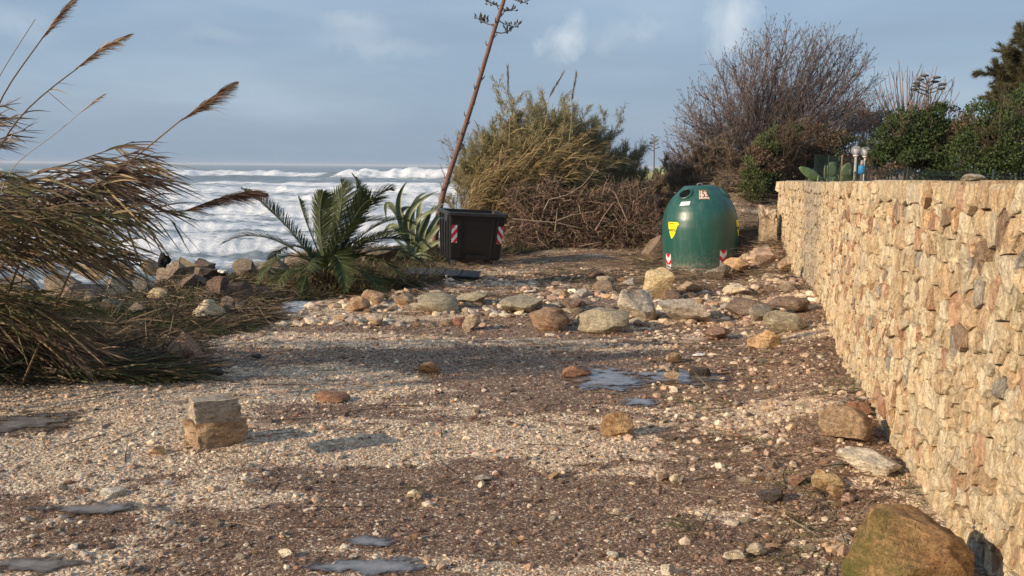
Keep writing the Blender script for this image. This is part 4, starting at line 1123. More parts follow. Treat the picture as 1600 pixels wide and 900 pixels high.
# ================================================================== VEGETATION
def grow(rng, segs, tips, p, d, L, r, lvl, maxl, steps=5, nch=3, spread=0.6, up=0.12, wob=0.12, ratio=0.62, wind=(0, 0, 0), c0=0.3):
    d = d.copy(); seg = L / steps; pos = p.copy()
    for i in range(steps):
        d = d + np.array([rng.gauss(0, wob), rng.gauss(0, wob), rng.gauss(0, wob) + up]) + np.array(wind); d /= np.linalg.norm(d)
        q = pos + d * seg; r0 = r * (1 - .75 * i / steps); r1 = r * (1 - .75 * (i + 1) / steps)
        segs.append((pos, q, r0, r1)); pos = q
        if lvl < maxl and i >= steps * c0:
            for k in range(nch):
                if rng.random() < 0.75:
                    sd = np.array([rng.gauss(0, 1), rng.gauss(0, 1), rng.gauss(0, .6)]); sd -= d * sd.dot(d); sd /= np.linalg.norm(sd) + 1e-6
                    nd = d + sd * spread * rng.uniform(.6, 1.3); nd /= np.linalg.norm(nd)
                    grow(rng, segs, tips, pos, nd, L * ratio * rng.uniform(.7, 1.15) * (1 - .35 * i / steps), max(r1 * .6, .002), lvl + 1, maxl, max(3, steps - 1), nch, spread, up, wob, ratio, wind, 0.0)
    tips.append((pos, d, lvl))
def segmesh(segs, col, sides=3, amt=.12, rmin=0.0):
    mb = MB(); P0 = np.array([s[0] for s in segs]); P1 = np.array([s[1] for s in segs]); R0 = np.maximum([s[2] for s in segs], rmin); R1 = np.maximum([s[3] for s in segs], rmin * .8)
    tubes(mb, P0, P1, R0, R1, jcol(col, len(segs), amt), sides); return mb

# ---- bare purple-grey tamarisk behind the bell container
def bare_tree():
    rng = random.Random(21); base = at(1170, 330, 27.0); base.z = gzf(base.x, base.y)
    root = thing('bare_tree', base, 'wide leafless tamarisk tree with purplish grey twigs behind the bell container', 'tree')
    B = np.array(base)
    fan = []   # aim points of the main limbs in the photograph
    aims = [(1085, 190), (1080, 160), (1120, 130), (1160, 92), (1188, 70), (1225, 60), (1268, 68), (1290, 62), (1312, 78), (1350, 130), (1350, 175), (1200, 110), (1230, 160), (1290, 185), (1150, 165), (1120, 200), (1070, 205), (1062, 235), (1095, 175), (1110, 145), (1130, 110), (1150, 105), (1175, 80), (1200, 62), (1215, 90), (1235, 70), (1255, 72), (1275, 85), (1300, 75), (1325, 85), (1335, 110), (1340, 150), (1310, 140), (1280, 150), (1245, 150), (1180, 150), (1140, 180), (1100, 225), (1330, 190), (1220, 130), (1160, 130), (1265, 115), (1305, 105), (1345, 95)]
    allseg = []; tips = []; main = []
    for (ax, ay) in aims:
        tgt = np.array(at(ax, ay + 12, 27 + rng.uniform(-1.6, 1.6))); st = B + np.array([rng.uniform(-.3, .6), rng.uniform(-.3, .3), .1])
        mid = st * .45 + tgt * .55 + np.array([0, 0, -.25]); side = np.array([rng.gauss(0, .18), rng.gauss(0, .25), rng.gauss(0, .12)])
        n = 12; prev = st; Lr = np.linalg.norm(tgt - st)
        for i in range(1, n + 1):
            u = i / n; q = (1 - u) ** 2 * st + 2 * u * (1 - u) * (mid + side) + u * u * tgt + np.array([rng.gauss(0, .03), rng.gauss(0, .03), rng.gauss(0, .03)])
            r0 = .055 * (1 - .85 * (i - 1) / n) * (.6 + Lr * .12); r1 = .055 * (1 - .85 * i / n) * (.6 + Lr * .12)
            main.append((prev, q, r0, r1))
            dd = (q - prev); dd /= np.linalg.norm(dd)
            if i >= 3:
                for k in range(7):
                    sd = np.array([rng.gauss(0, 1), rng.gauss(0, 1), rng.gauss(0, .5)]); nd = dd + sd * .45; nd /= np.linalg.norm(nd)
                    grow(rng, allseg, tips, q, nd, rng.uniform(.5, 1.05) * (1.15 - .45 * u), .011, 1, 2, 5, 1, .5, .08, .13, .6)
            prev = q
    mb = segmesh(main, (.11, .085, .08), 5, .1); o = mb.build('limbs', M_BARK, loc=tuple(base)); o.parent = root; o.location = (0, 0, 0)
    mb = segmesh(allseg, (.185, .145, .135), 3, .16, .0048); o = mb.build('twigs', M_BARK, loc=tuple(base)); o.parent = root; o.location = (0, 0, 0)
    # sparse withered leaf tufts at twig ends
    T = np.array([t_[0] for t_ in tips if t_[2] == 2]); D = np.array([t_[1] for t_ in tips if t_[2] == 2])
    mb = MB(); rep = 3; T = np.repeat(T, rep, 0); D = np.repeat(D, rep, 0)
    ribbons(mb, T - D * .05, D + RS.randn(len(T), 3) * .3, RS.uniform(.06, .14, len(T)), .014, (0, 0, -.1), jcol((.15, .115, .10), len(T), .2), 1, prof='lin')
    o = mb.build('withered_tufts', M_DRY, loc=tuple(base)); o.parent = root; o.location = (0, 0, 0)
bare_tree()

def brush(name, px, py, Y, w_, h_, col, leafcol, label, cat, n=22, lv=2, tuft=6, lean=(0, 0, 0), group=None, z0=None, rt=.012, tl=.09, tw=.012, up=.1, seed=1, spread=.6, depth=None, bark=None, wind=(0, 0, 0), leafm=None, hj=.55):
    """many-stemmed bush: stems, twigs and small leaves"""
    rng = random.Random(seed); c = at(px, py, Y); zb = gzf(c.x, c.y) if z0 is None else z0
    root = thing(name, (c.x, c.y, zb), label, cat, group); dp = depth or w_ * .6
    segs = []; tips = []
    for i in range(n):
        a = rng.uniform(0, 2 * PI); rr = math.sqrt(rng.random()); st = np.array([math.cos(a) * rr * w_ * .22, math.sin(a) * rr * dp * .22, 0.])
        tg = np.array([math.cos(a) * rr * w_ * .5, math.sin(a) * rr * dp * .5, h_ * (1 - .45 * rr ** 2) * rng.uniform(hj, 1)]) + np.array(lean)
        d = tg - st; L = np.linalg.norm(d); d /= L
        grow(rng, segs, tips, st, d, L * .8, rt * (1 + L * .3), 0, lv, 6, 2, spread, up, .12, .45, wind, .2)
    mb = segmesh(segs, col, 3, .15, .003); mb.build('stems', M_BARK, root)
    if tuft:
        T = np.array([s[1] for s in segs if s[2] < rt * .8] or [t_[0] for t_ in tips]); D = np.array([s[1] - s[0] for s in segs if s[2] < rt * .8] or [t_[1] for t_ in tips])
        T = np.repeat(T, tuft, 0); D = unit(np.repeat(D, tuft, 0)); m = len(T)
        lc = pick(leafcol, m); mb = MB()
        ribbons(mb, T + RS.randn(m, 3) * .02 - D * RS.uniform(0, .1, (m, 1)), D + RS.randn(m, 3) * .55, RS.uniform(.6, 1.3, m) * tl, tw, (0, 0, -.08), jcol(lc, m, .2), 2)
        mb.build('leaves', leafm or M_LEAF, root)
    return root

# ---- feathery bush in the middle: tamarisk greens, straw coloured reeds and a torn brown root tangle below
GRN = [(.32, .29, .15), (.24, .23, .115), (.40, .33, .18), (.45, .36, .2), (.18, .18, .09)]
OCHL = [(.33, .24, .11), (.25, .18, .09), (.42, .32, .16), (.2, .17, .08)]
brush('tamarisk_bush', 825, 395, 22.5, 3.5, 3.75, (.19, .15, .115), GRN, 'tall feathery green tamarisk bush behind the dumpster', 'bush', n=120, tuft=9, seed=3, tl=.13, tw=.013, z0=.0, lean=(.12, 0, 0), up=.06, hj=.78)
brush('tamarisk_bush', 915, 390, 23.2, 2.3, 3.3, (.13, .10, .08), [(.24, .24, .14), (.19, .19, .11), (.34, .30, .18)], 'darker green tamarisk bush leaning right next to the tall feathery one', 'bush', n=80, tuft=9, seed=4, tl=.13, tw=.013, z0=.0, lean=(.3, 0, 0), up=.06, hj=.75)
brush('tamarisk_bush', 745, 380, 23.5, 1.5, 3.0, (.15, .115, .095), GRN, 'sparse twiggy bush at the left edge of the tall feathery bush', 'bush', n=24, tuft=2, seed=5, tl=.09, z0=.0, lean=(-.35, 0, 0), up=.08)

def reed_clump():
    rng = np.random.RandomState(4); Y = 21.2
    root = thing('reed_clump', (at(800, 395, Y).x, Y, 0), 'straw coloured clump of wind bent reeds in front of the tall feathery bush', 'reeds')
    n = 260; bx = root.location.x
    # canes
    mb = MB(); lf = MB()
    B = np.stack([rng.uniform(-1.2, 0.7, n), rng.uniform(-.5, .5, n), rng.uniform(.4, .9, n)], 1)
    D = unit(np.stack([rng.normal(.30, .20, n), rng.normal(0, .15, n), np.ones(n)], 1)); L = rng.uniform(1.0, 2.3, n)
    K = 5
    for k in range(K):
        u0, u1 = k / K, (k + 1) / K; bend = np.array([.35, 0, -.12])
        P0 = B + L[:, None] * (D * u0 + bend * u0 * u0); P1 = B + L[:, None] * (D * u1 + bend * u1 * u1)
        tubes(mb, P0, P1, .009 * (1 - .6 * u0), .009 * (1 - .6 * u1), jcol((.38, .29, .15), n, .2))
    m = 13000; i = rng.randint(0, n, m); u = rng.uniform(.1, 1, m)[:, None]; P = B[i] + L[i][:, None] * (D[i] * u + np.array([.35, 0, -.12]) * u * u)
    dd = unit(D[i] + np.array([.5, 0, -.1]) + rng.randn(m, 3) * .35)
    ribbons(lf, P, dd, rng.uniform(.2, .5, m), .018, np.array([.25, 0, -.45]), jcol(pick(OCHL, m, [.35, .3, .2, .15], rng), m, .2), 3)
    mb.build('canes', M_DRY, root); lf.build('leaves', M_DRY, root)
    # a few long pale canes slanting across the bush, and three with narrow plumes above it
    for (x0, y0, x1, y1, pl) in ((770, 300, 858, 195, 0), (800, 290, 866, 200, 0), (830, 300, 905, 200, 0), (868, 280, 900, 235, 0), (775, 275, 785, 225, 0), (840, 285, 880, 215, 0), (795, 230, 794, 150, 1), (850, 200, 858, 152, 1), (888, 230, 893, 160, 1)):
        a = at(x0, y0, Y - .5) - root.location; b_ = at(x1, y1, Y - .5) - root.location; mid = (a + b_) / 2 + Vector((.03, 0, .05))
        mb = MB(); polytube(mb, [a, mid, b_], [.009, .008, .005], (.42, .33, .19), 5); mb.build('cane', M_DRY, root)
        if pl:
            e = (b_ - a).normalized() * .62 + Vector({794: (0.0, 0, 0), 858: (.2, 0, -.1), 893: (.06, 0, 0)}[x1])
            mb = MB(); k = 160; u = RS.uniform(0, 1, k)[:, None]; Pn = np.array(b_) + np.array(e) * u
            ribbons(mb, Pn, unit(np.array(e)[None] + RS.randn(k, 3) * .1), .14, .012, 0, jcol((.24, .19, .14), k, .2), 1, prof='lin'); mb.build('plume', M_DRY, root)
reed_clump()

def root_tangle():
    rng = random.Random(8); Y = 19.6; x0, x1 = at(792, 380, Y).x, at(1035, 380, Y).x
    root = thing('uprooted_brush', ((x0 + x1) / 2, Y, 0), 'torn brown tangle of bare roots and dead branches between dumpster and bell container', 'dead brush')
    segs = []; tips = []
    for k in range(340):
        x = rng.uniform(x0, x1) - root.location.x; zmax = np.interp(x + root.location.x, [x0, x0 + .8, x1 - .5, x1], [1.4, 1.6, 1.5, 1.2])
        p = np.array([x, rng.uniform(-.1, 1.5), rng.uniform(.05, zmax * .85)]); d = np.array([rng.gauss(0, 1), rng.gauss(0, .6), rng.gauss(.05, .8)]); d /= np.linalg.norm(d)
        grow(rng, segs, tips, p, d, rng.uniform(.3, .8), rng.uniform(.005, .012), 1, 2, 6, 1, .8, -.03, .28, .6)
    segs = [s for s in segs if s[1][2] < 1.75 and s[1][2] > .0]
    segmesh(segs, (.24, .155, .115), 3, .25, .0045).build('roots', M_BARK, root)
    # the long pale branches one can follow through it
    for pts in ([(850, 328), (858, 312), (885, 305), (910, 290), (925, 272), (935, 255)], [(870, 345), (893, 336), (930, 330)], [(838, 360), (842, 375), (858, 388)], [(935, 268), (918, 262), (915, 250)], [(930, 360), (945, 335), (960, 315)],
                [(790, 400), (830, 398), (880, 404), (895, 415)], [(867, 362), (871, 325)], [(905, 385), (940, 378)], [(800, 342), (870, 348), (905, 356)], [(980, 345), (960, 300), (940, 290)]):
        mb = MB(); P = [at(px, py, Y - .25) - root.location for px, py in pts]; polytube(mb, P, np.linspace(.015, .006, len(P)), (.30, .23, .17), 5); mb.build('branch', M_BARK, root)
    # dark soil and leaf mass held in the roots
    mb = MB(); n = 15000; x = RS.uniform(x0, x1, n) - root.location.x; zt = np.interp(x + root.location.x, [x0, x0 + .8, x1 - .5, x1], [1.4, 1.65, 1.55, 1.2]) * (0.75 + .4 * fbm(x * 1.5, x * 0, 12)); z = RS.uniform(0, 1, n) ** .8 * zt
    P = np.stack([x, RS.uniform(.1, 1.5, n) + .3 * z, z], 1)
    ribbons(mb, P, RS.randn(n, 3) * np.array([1, .7, .8]), RS.uniform(.08, .3, n), RS.uniform(.012, .03, n), RS.randn(n, 3) * .15, jcol(pick([(.17, .11, .08), (.23, .15, .11), (.12, .085, .06), (.29, .20, .14), (.15, .14, .07)], n), n, .2), 2)
    mb.build('dead_leaves', M_DRY, root)['kind'] = 'stuff'
    rk, Fk = ICO[3]; V = rk * np.array([(x1 - x0) / 2 * 1.0, .7, .95]); V = V * (1 + .16 * (fbm(V[:, 0] * 2, V[:, 2] * 2 + V[:, 1], 5)[:, None] - .5)) + np.array([0, 1.35, .1])
    mb = MB(); mb.add(V, Fk, (.07, .05, .038)); mb.build('earth_ball', attr_mat('root_earth', .95, .1, 0, 8, .9), root)
root_tangle()

# ---- brush between bell container and wall end, and farther dry thickets
BRL = [(.21, .145, .12), (.26, .18, .14), (.16, .13, .09), (.18, .165, .09)]
G2 = 'dry thickets behind the bell container'
brush('thicket', 1120, 330, 24.5, 3.0, 2.55, (.13, .085, .075), BRL, 'reddish brown dry thicket directly above the bell container', 'thicket', n=80, tuft=6, seed=31, group=G2, tl=.12, tw=.018, z0=.4, up=.05)
brush('thicket', 1060, 320, 31, 2.6, 1.7, (.14, .10, .09), BRL, 'low brown thicket behind the left shoulder of the bell container', 'thicket', n=45, tuft=6, seed=32, group=G2, tl=.12, tw=.018, z0=.3, up=.05)
brush('thicket', 1005, 320, 27, 2.0, 1.4, (.13, .10, .08), BRL, 'low brown thicket between root tangle and bell container', 'thicket', n=50, tuft=7, seed=33, group=G2, tl=.12, tw=.018, z0=.2, up=.04)
brush('thicket', 1165, 330, 21.5, 1.6, 1.35, (.13, .095, .075), BRL, 'short dry thicket right behind the bell container', 'thicket', n=45, tuft=5, seed=34, group=G2, tl=.11, tw=.018, z0=.5, up=.04)
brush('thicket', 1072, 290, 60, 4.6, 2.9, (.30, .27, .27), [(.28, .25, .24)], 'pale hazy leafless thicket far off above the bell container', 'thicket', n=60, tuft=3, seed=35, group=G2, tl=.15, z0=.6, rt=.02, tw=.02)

def leafy(name, blobs, Y, cols, label, cat, n=9000, size=.09, group=None, stems=14, seed=1, z0=1.3, bark=(.12, .09, .06), parent=None, brown=None, asp=1.8, inner=True):
    """dense hedge: leaves over lumpy masses with gaps; blobs = (px, py, half w px, half h px, depth offset)"""
    rs = np.random.RandomState(seed); rng = random.Random(seed); n = int(n * 1.9); size *= .70
    cx = np.mean([b[0] for b in blobs]); cy = max(b[1] + b[3] for b in blobs); c = at(cx, cy, Y); root = thing(name, (c.x, Y, z0), label, cat, group)
    C = []; R = []
    for (px, py, hw, hh, dy) in blobs:
        p = at(px, py, Y + dy) - root.location; C.append(np.array(p)); R.append(np.array([hw / F * Y, max(hw, hh) / F * Y * .8, hh / F * Y]))
    C, R = np.array(C), np.array(R); ar = R[:, 0] * R[:, 2]; k = rs.choice(len(blobs), n, p=ar / ar.sum())
    d = unit(rs.randn(n, 3)); d[:, 1] = -np.abs(d[:, 1]) * np.where(rs.rand(n) < .75, 1, -1); rad = rs.uniform(.72, 1.04, n) + (fbm(d[:, 0] * 4 + k * 3, d[:, 2] * 4 + d[:, 1], seed, 4) - .5) * .55
    P = C[k] + R[k] * d * rad[:, None]
    lump = fbm(P[:, 0] * 3.2, P[:, 2] * 3.2 + P[:, 1], seed + 9, 3)
    keep = lump > .34; P = P[keep]; d = d[keep]; lump = lump[keep]; m = len(P)
    cc = pick(cols, m, None, rs) * (.75 + .7 * lump)[:, None]
    if brown is not None:
        bm_ = fbm(P[:, 0] * 1.3, P[:, 2] * 1.6, seed + 20, 3) > .56; cc[bm_] = pick(brown, bm_.sum(), None, rs)
    mb = MB(); quads(mb, P, rs.uniform(.6, 1.3, m) * size, jcol(cc, m, .18, rs), nrm=d + rs.randn(m, 3) * .7, asp=asp, axis=d * .6 + rs.randn(m, 3) * .8 + np.array([0, 0, .4])); mb.build('leaves', M_LEAF, root)
    segs = []; tips = []
    for q in range(stems):
        b = rng.randrange(len(C)); tg = C[b] + R[b] * np.array([rng.uniform(-.7, .7), rng.uniform(-.9, .2), rng.uniform(-.2, .95)]); st = np.array([C[b][0] * .8 + rng.uniform(-.3, .3), C[b][1] + rng.uniform(-.3, .3), 0])
        dd = tg - st; L = np.linalg.norm(dd); grow(rng, segs, tips, st, dd / L, L, .02, 0, 2, 6, 2, .6, .04, .1, .4)
    segmesh(segs, bark, 3, .2, .005).build('branches', M_BARK, root)
    return root
DG = [(.045, .075, .022), (.06, .095, .03), (.035, .055, .02), (.085, .11, .04)]
HB_ = [(.17, .11, .07), (.13, .095, .06)]
leafy('hedge_bush', [(1195, 262, 34, 46, 0), (1215, 240, 40, 40, .3), (1180, 290, 24, 34, -.3)], 21, [(.085, .11, .04), (.06, .085, .03), (.11, .115, .05)], 'olive green bush just left above the far end of the wall', 'bush', 9000, .085, seed=51, z0=.8, brown=HB_)
leafy('hedge_bush', [(1262, 225, 50, 36, .6), (1310, 240, 44, 34, .3), (1240, 255, 40, 36, 0), (1300, 262, 48, 26, 0)], 22, [(.07, .08, .035), (.09, .09, .045), (.05, .06, .03)], 'brownish green bush above the wall left of the globe lamps', 'bush', 12000, .085, seed=52, brown=HB_, stems=22)
leafy('hedge_bush', [(1432, 215, 62, 48, 0), (1395, 238, 36, 40, -.2), (1470, 205, 40, 40, 0), (1420, 258, 60, 30, -.3), (1490, 245, 40, 44, 0)], 18, DG, 'large rounded dark green bush above the wall right of the globe lamps', 'bush', 17000, .085, seed=53, brown=HB_, stems=26)
leafy('hedge_bush', [(1540, 205, 46, 44, 0), (1570, 235, 50, 56, -.3), (1525, 240, 42, 50, 0), (1610, 200, 60, 70, .3), (1600, 250, 60, 46, -.3)], 16.5, DG, 'dark green bush filling the right edge above the wall', 'bush', 17000, .08, seed=54, brown=HB_, stems=30)
leafy('hedge_bush', [(1350, 215, 34, 46, 0), (1325, 185, 26, 30, .5), (1375, 190, 30, 16, .5)], 30, [(.12, .10, .07), (.10, .09, .06), (.08, .09, .05)], 'brown thin bush seen behind the globe lamps', 'bush', 5000, .1, seed=55, stems=22, brown=[(.2, .13, .11)])

# small reddish twiggy bush, fan of pollard shoots, pine at the edge
brush('thicket', 1345, 250, 27, 1.9, 2.0, (.2, .13, .12), [(.2, .13, .11)], 'reddish twiggy thicket between the bare tree and the dark green bush', 'thicket', n=16, tuft=2, seed=36, group=G2, z0=1.2)
def pollard():
    rng = random.Random(6); Y = 34; b0 = at(1420, 200, Y); root = thing('pollard_tree', (b0.x, Y, 1.2), 'pruned tree with a fan of straight bare shoots behind the dark green bush', 'tree')
    mb = MB(); top = b0 - root.location; polytube(mb, [(0, 0, 0), (0.03, 0, top.z * .6), tuple(top)], [.16, .13, .12], (.16, .12, .10), 8); mb.build('trunk', M_BARK, root)
    for k, tx in enumerate([1366, 1372, 1382, 1388, 1396, 1405, 1410, 1418, 1426, 1432, 1440, 1452, 1458, 1470, 1478, 1490, 1500, 1376, 1445, 1464, 1400, 1422]):
        ty = 90 + abs(tx - 1425) ** 1.6 * .035 + rng.uniform(0, 26); e = at(tx, ty, Y + rng.uniform(-.6, .6)) - root.location; s = Vector((top.x + (tx - 1425) / 75 * .55, top.y, top.z - .1 + rng.uniform(0, .25)))
        mid = (s + e) / 2 + Vector(((tx - 1425) / 75 * .25, 0, -.12)); mb = MB()
        P = [(s * (1 - u) ** 2 + mid * 2 * u * (1 - u) + e * u * u) for u in np.linspace(0, 1, 7)]; polytube(mb, P, np.linspace(.036, .010, 7), (.24, .17, .14), 4)
        for q in range(3):
            u = rng.randint(2, 5); a = P[u]; polytube(mb, [a, a + Vector((rng.uniform(-.25, .25), rng.uniform(-.2, .2), rng.uniform(.3, .6)))], [.010, .005], (.24, .17, .14), 3)
        mb.build('shoot', M_BARK, root)
pollard()
def pine():
    rng = random.Random(12); Y = 20.0
    root = thing('pine_tree', (at(1660, 250, Y).x, Y, 1.3), 'pine tree leaning into the right edge above the dark bush', 'tree')
    top = at(1640, 60, Y) - root.location; mb = MB(); polytube(mb, [(0, 0, 0), (-.05, 0, 1.0), tuple(top * .7), tuple(top)], [.13, .11, .08, .04], (.12, .09, .07), 8); mb.build('trunk', M_BARK, root)
    segs = []; tips = []
    for (px, py) in ((1568, 110), (1575, 85), (1560, 150), (1585, 130), (1590, 75), (1570, 175), (1545, 165), (1600, 100), (1610, 55), (1595, 160), (1580, 195), (1630, 60), (1640, 120), (1572, 130), (1580, 150), (1566, 95), (1590, 110), (1598, 130), (1578, 110), (1604, 80), (1575, 165), (1590, 185), (1565, 185), (1605, 150)):
        tg = np.array(at(px, py, Y + rng.uniform(-.7, .5)) - root.location); st = np.array(top) * rng.uniform(.5, .9); d = tg - st; L = np.linalg.norm(d)
        grow(rng, segs, tips, st, d / L, L * .95, .02, 0, 2, 6, 2, .6, .02, .16, .45)
    segmesh(segs, (.13, .095, .075), 3, .2, .005).build('branches', M_BARK, root)
    S = [s for s in segs if s[2] < .014]; T = np.repeat([s[1] for s in S], 22, 0); D = np.repeat(unit(np.array([s[1] - s[0] for s in S])), 22, 0); m = len(T); mb = MB()
    ribbons(mb, T + RS.randn(m, 3) * .015, D + RS.randn(m, 3) * .6, RS.uniform(.07, .15, m), .014, (0, 0, 0), jcol(pick([(.10, .10, .05), (.15, .13, .075), (.08, .08, .04)], m), m, .2), 1, prof='lin'); mb.build('needles', M_LEAF, root)
pine()

# ---- agave with striped leaves, second small one, and the flower stalks
def agave_leaf(mb, b, m_, e, w_, green=(.095, .125, .065), edge=(.24, .24, .11), K=12, fold=.25, up=(0, -1, .3)):
    P = [np.array(b) * (1 - u) ** 2 + np.array(m_) * 2 * u * (1 - u) + np.array(e) * u * u for u in np.linspace(0, 1, K + 1)]; P = np.array(P)
    T = unit(np.gradient(P, axis=0)); S = unit(np.cross(T, np.array(up, float))); N = np.cross(S, T)
    prof = np.array([(.75 + .9 * u) * (1 - u ** 2.2) if u < .999 else .01 for u in np.linspace(0, 1, K + 1)]); W = w_ * prof / 1.15
    off = [(-.5, fold), (-.38, fold * .55), (-.3, fold * .45), (0, 0), (.3, fold * .45), (.38, fold * .55), (.5, fold)]; cl = [edge, edge, green, green, green, edge, edge]
    V = []; C = []
    for i in range(K + 1):
        for (o, f), c in zip(off, cl): V.append(P[i] + S[i] * W[i] * o + N[i] * W[i] * f); C.append(c)
    for i in range(K + 1):
        for (o, f) in off: V.append(P[i] + S[i] * W[i] * o * .96 + N[i] * (W[i] * f - .016 * (1 - abs(o)) * (1 - .8 * i / K)));
    C = C + C; m = len(off); n2 = (K + 1) * m; i, j = np.meshgrid(np.arange(K), np.arange(m - 1), indexing='ij'); a = (i * m + j).ravel()
    F1 = np.stack([a, a + 1, a + m + 1, a + m], 1); mb.add(V, [F1, F1[:, ::-1] + n2], C)
def agave(px, py, Y, tips_, label, w_=.13, z=None, **kw):
    c = at(px, py, Y); c.z = gzf(c.x, c.y) if z is None else z; root = thing('agave', c, label, 'agave')
    for k, (mx, my, ex, ey, dy) in enumerate(tips_):
        m_ = at(mx, my, Y + dy * .6) - c; e = at(ex, ey, Y + dy) - c; mb = MB()
        ctrl = m_ * 2 - e * .5; b = Vector((random.uniform(-.06, .06), random.uniform(-.06, .06), .05)); ctrl = (m_ - b * .25 - e * .25) * 2
        agave_leaf(mb, b, ctrl, e, w_ * random.uniform(.85, 1.15), up=(random.uniform(-.4, .4), -1, random.uniform(.2, .6)), **kw); mb.build('leaf', M_PLANT, root, True)
    return root
agave(652, 408, 18.6, [(622, 330, 638, 282, 0), (636, 340, 686, 298, -.3), (665, 345, 697, 316, .2), (650, 350, 693, 325, -.3), (672, 370, 702, 340, -.4), (655, 335, 660, 312, .4), (612, 322, 604, 345, .2), (625, 340, 648, 324, .3),
                       (670, 385, 700, 372, -.5), (630, 390, 600, 400, -.4), (678, 350, 690, 330, .5), (618, 355, 598, 372, .3), (660, 365, 680, 318, -.2), (640, 360, 622, 320, .5), (645, 330, 668, 300, .6)], 'agave with yellow edged leaves between palm and dumpster', .15)
agave(640, 412, 17.6, [(620, 398, 596, 402, 0), (655, 396, 676, 402, -.2), (630, 385, 612, 372, 0), (650, 385, 668, 372, .2), (640, 380, 640, 362, .2), (662, 402, 684, 414, -.3), (618, 408, 600, 420, -.3)], 'small green agave low in front of the yellow edged one', .07, edge=(.10, .13, .06))

def stalk():
    Y = 19.6; pts = [(684, 340), (693, 300), (705, 262), (722, 212), (740, 155), (757, 98), (772, 48), (786, 5), (797, -35), (806, -75)]
    b = at(678, 405, Y); b.z = gzf(b.x, b.y); root = thing('agave_flower_stalk', b, 'tall leaning reddish brown dead agave flower stalk rising over the dumpster', 'agave stalk')
    P = [Vector((0, 0, 0))] + [at(x, y, Y) - b for x, y in pts]; mb = MB(); polytube(mb, P, np.linspace(.068, .034, len(P)), (.20, .115, .09), 9); mb.build('stem', M_BARK, root, True)
    # bract scars
    mb = MB(); rng = random.Random(2)
    for k in range(38):
        u = (k + 1) / 40 * (len(P) - 1); i = int(u); p = P[i].lerp(P[i + 1], u - i); a = k * 2.4; d = (P[i + 1] - P[i]).normalized(); s = Vector((math.cos(a), math.sin(a) * .9, .35)).normalized()
        q = p + s * .05; polytube(mb, [q, q + (s + d) * .05, q + (s * .6 + d) * .10], [.016, .011, .002], (.15, .095, .07), 4)
    mb.build('bracts', M_BARK, root)['kind'] = 'stuff'
    def branch(px, py, ex, ey, n=3):
        s = at(px, py, Y) - b; e = at(ex, ey, Y + rng.uniform(-.25, .25)) - b; m_ = (s + e) / 2 + Vector((0, 0, -.06)); mb = MB(); P2 = [s * (1 - u) ** 2 + m_ * 2 * u * (1 - u) + e * u * u for u in np.linspace(0, 1, 5)]
        polytube(mb, P2, np.linspace(.014, .009, 5), (.13, .10, .085), 5); br = mb.build('branch', M_BARK, root)
        pods = MB()
        for q in range(n * 4):
            v = Vector((rng.uniform(-.12, .12), rng.uniform(-.1, .1), rng.uniform(-.02, .1))); st = P2[rng.choice((3, 4, 4))]; polytube(pods, [st, st + v * .7], [.006, .005], (.1, .085, .075), 3)
            polytube(pods, [st + v * .7, st + v * .95, st + v * 1.2 + Vector((0, 0, .03))], [.006, .022, .008], (.09, .08, .07), 5)
        pods.build('seed_pods', M_BARK, br)
    for a in ((774, 40, 748, 30), (771, 38, 755, 33), (787, 8, 768, 5), (784, 12, 800, 16), (779, 32, 806, 42), (774, 50, 794, 49), (791, -8, 820, 4), (795, -20, 770, -30), (797, -30, 830, -30), (800, -50, 770, -62), (803, -60, 832, -72)): branch(*a)
stalk()
def far_stalk(px, yb, yt, Y, label, wide):
    b = at(px, yb, Y); root = thing('agave_flower_stalk', b, label, 'agave stalk'); t_ = at(px, yt, Y) - b; mb = MB(); polytube(mb, [(0, 0, -.8), tuple(t_ * .5), tuple(t_)], [.06, .05, .03], (.2, .17, .16), 6); mb.build('stem', M_BARK, root)
    rng = random.Random(int(px))
    for k in range(9):
        u = .55 + .45 * k / 8; p = t_ * u; s = 1 if k % 2 else -1; e = p + Vector((s * wide * (1.1 - u) * 1.4 + s * .1, rng.uniform(-.2, .2), wide * .3)); mb = MB(); polytube(mb, [p, (p + e) / 2 + Vector((0, 0, -.03)), e], [.02, .018, .016], (.13, .12, .11), 4)
        v = ICO[1][0] * np.array([wide * .28, wide * .28, wide * .09]) + np.array(e); mb.add(v, ICO[1][1], (.10, .10, .09)); mb.build('branch', M_BARK, root)
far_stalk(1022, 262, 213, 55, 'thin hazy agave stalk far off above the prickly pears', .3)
far_stalk(1449, 175, 127, 30, 'dark agave flower stalk in front of the fan of bare shoots', .55)

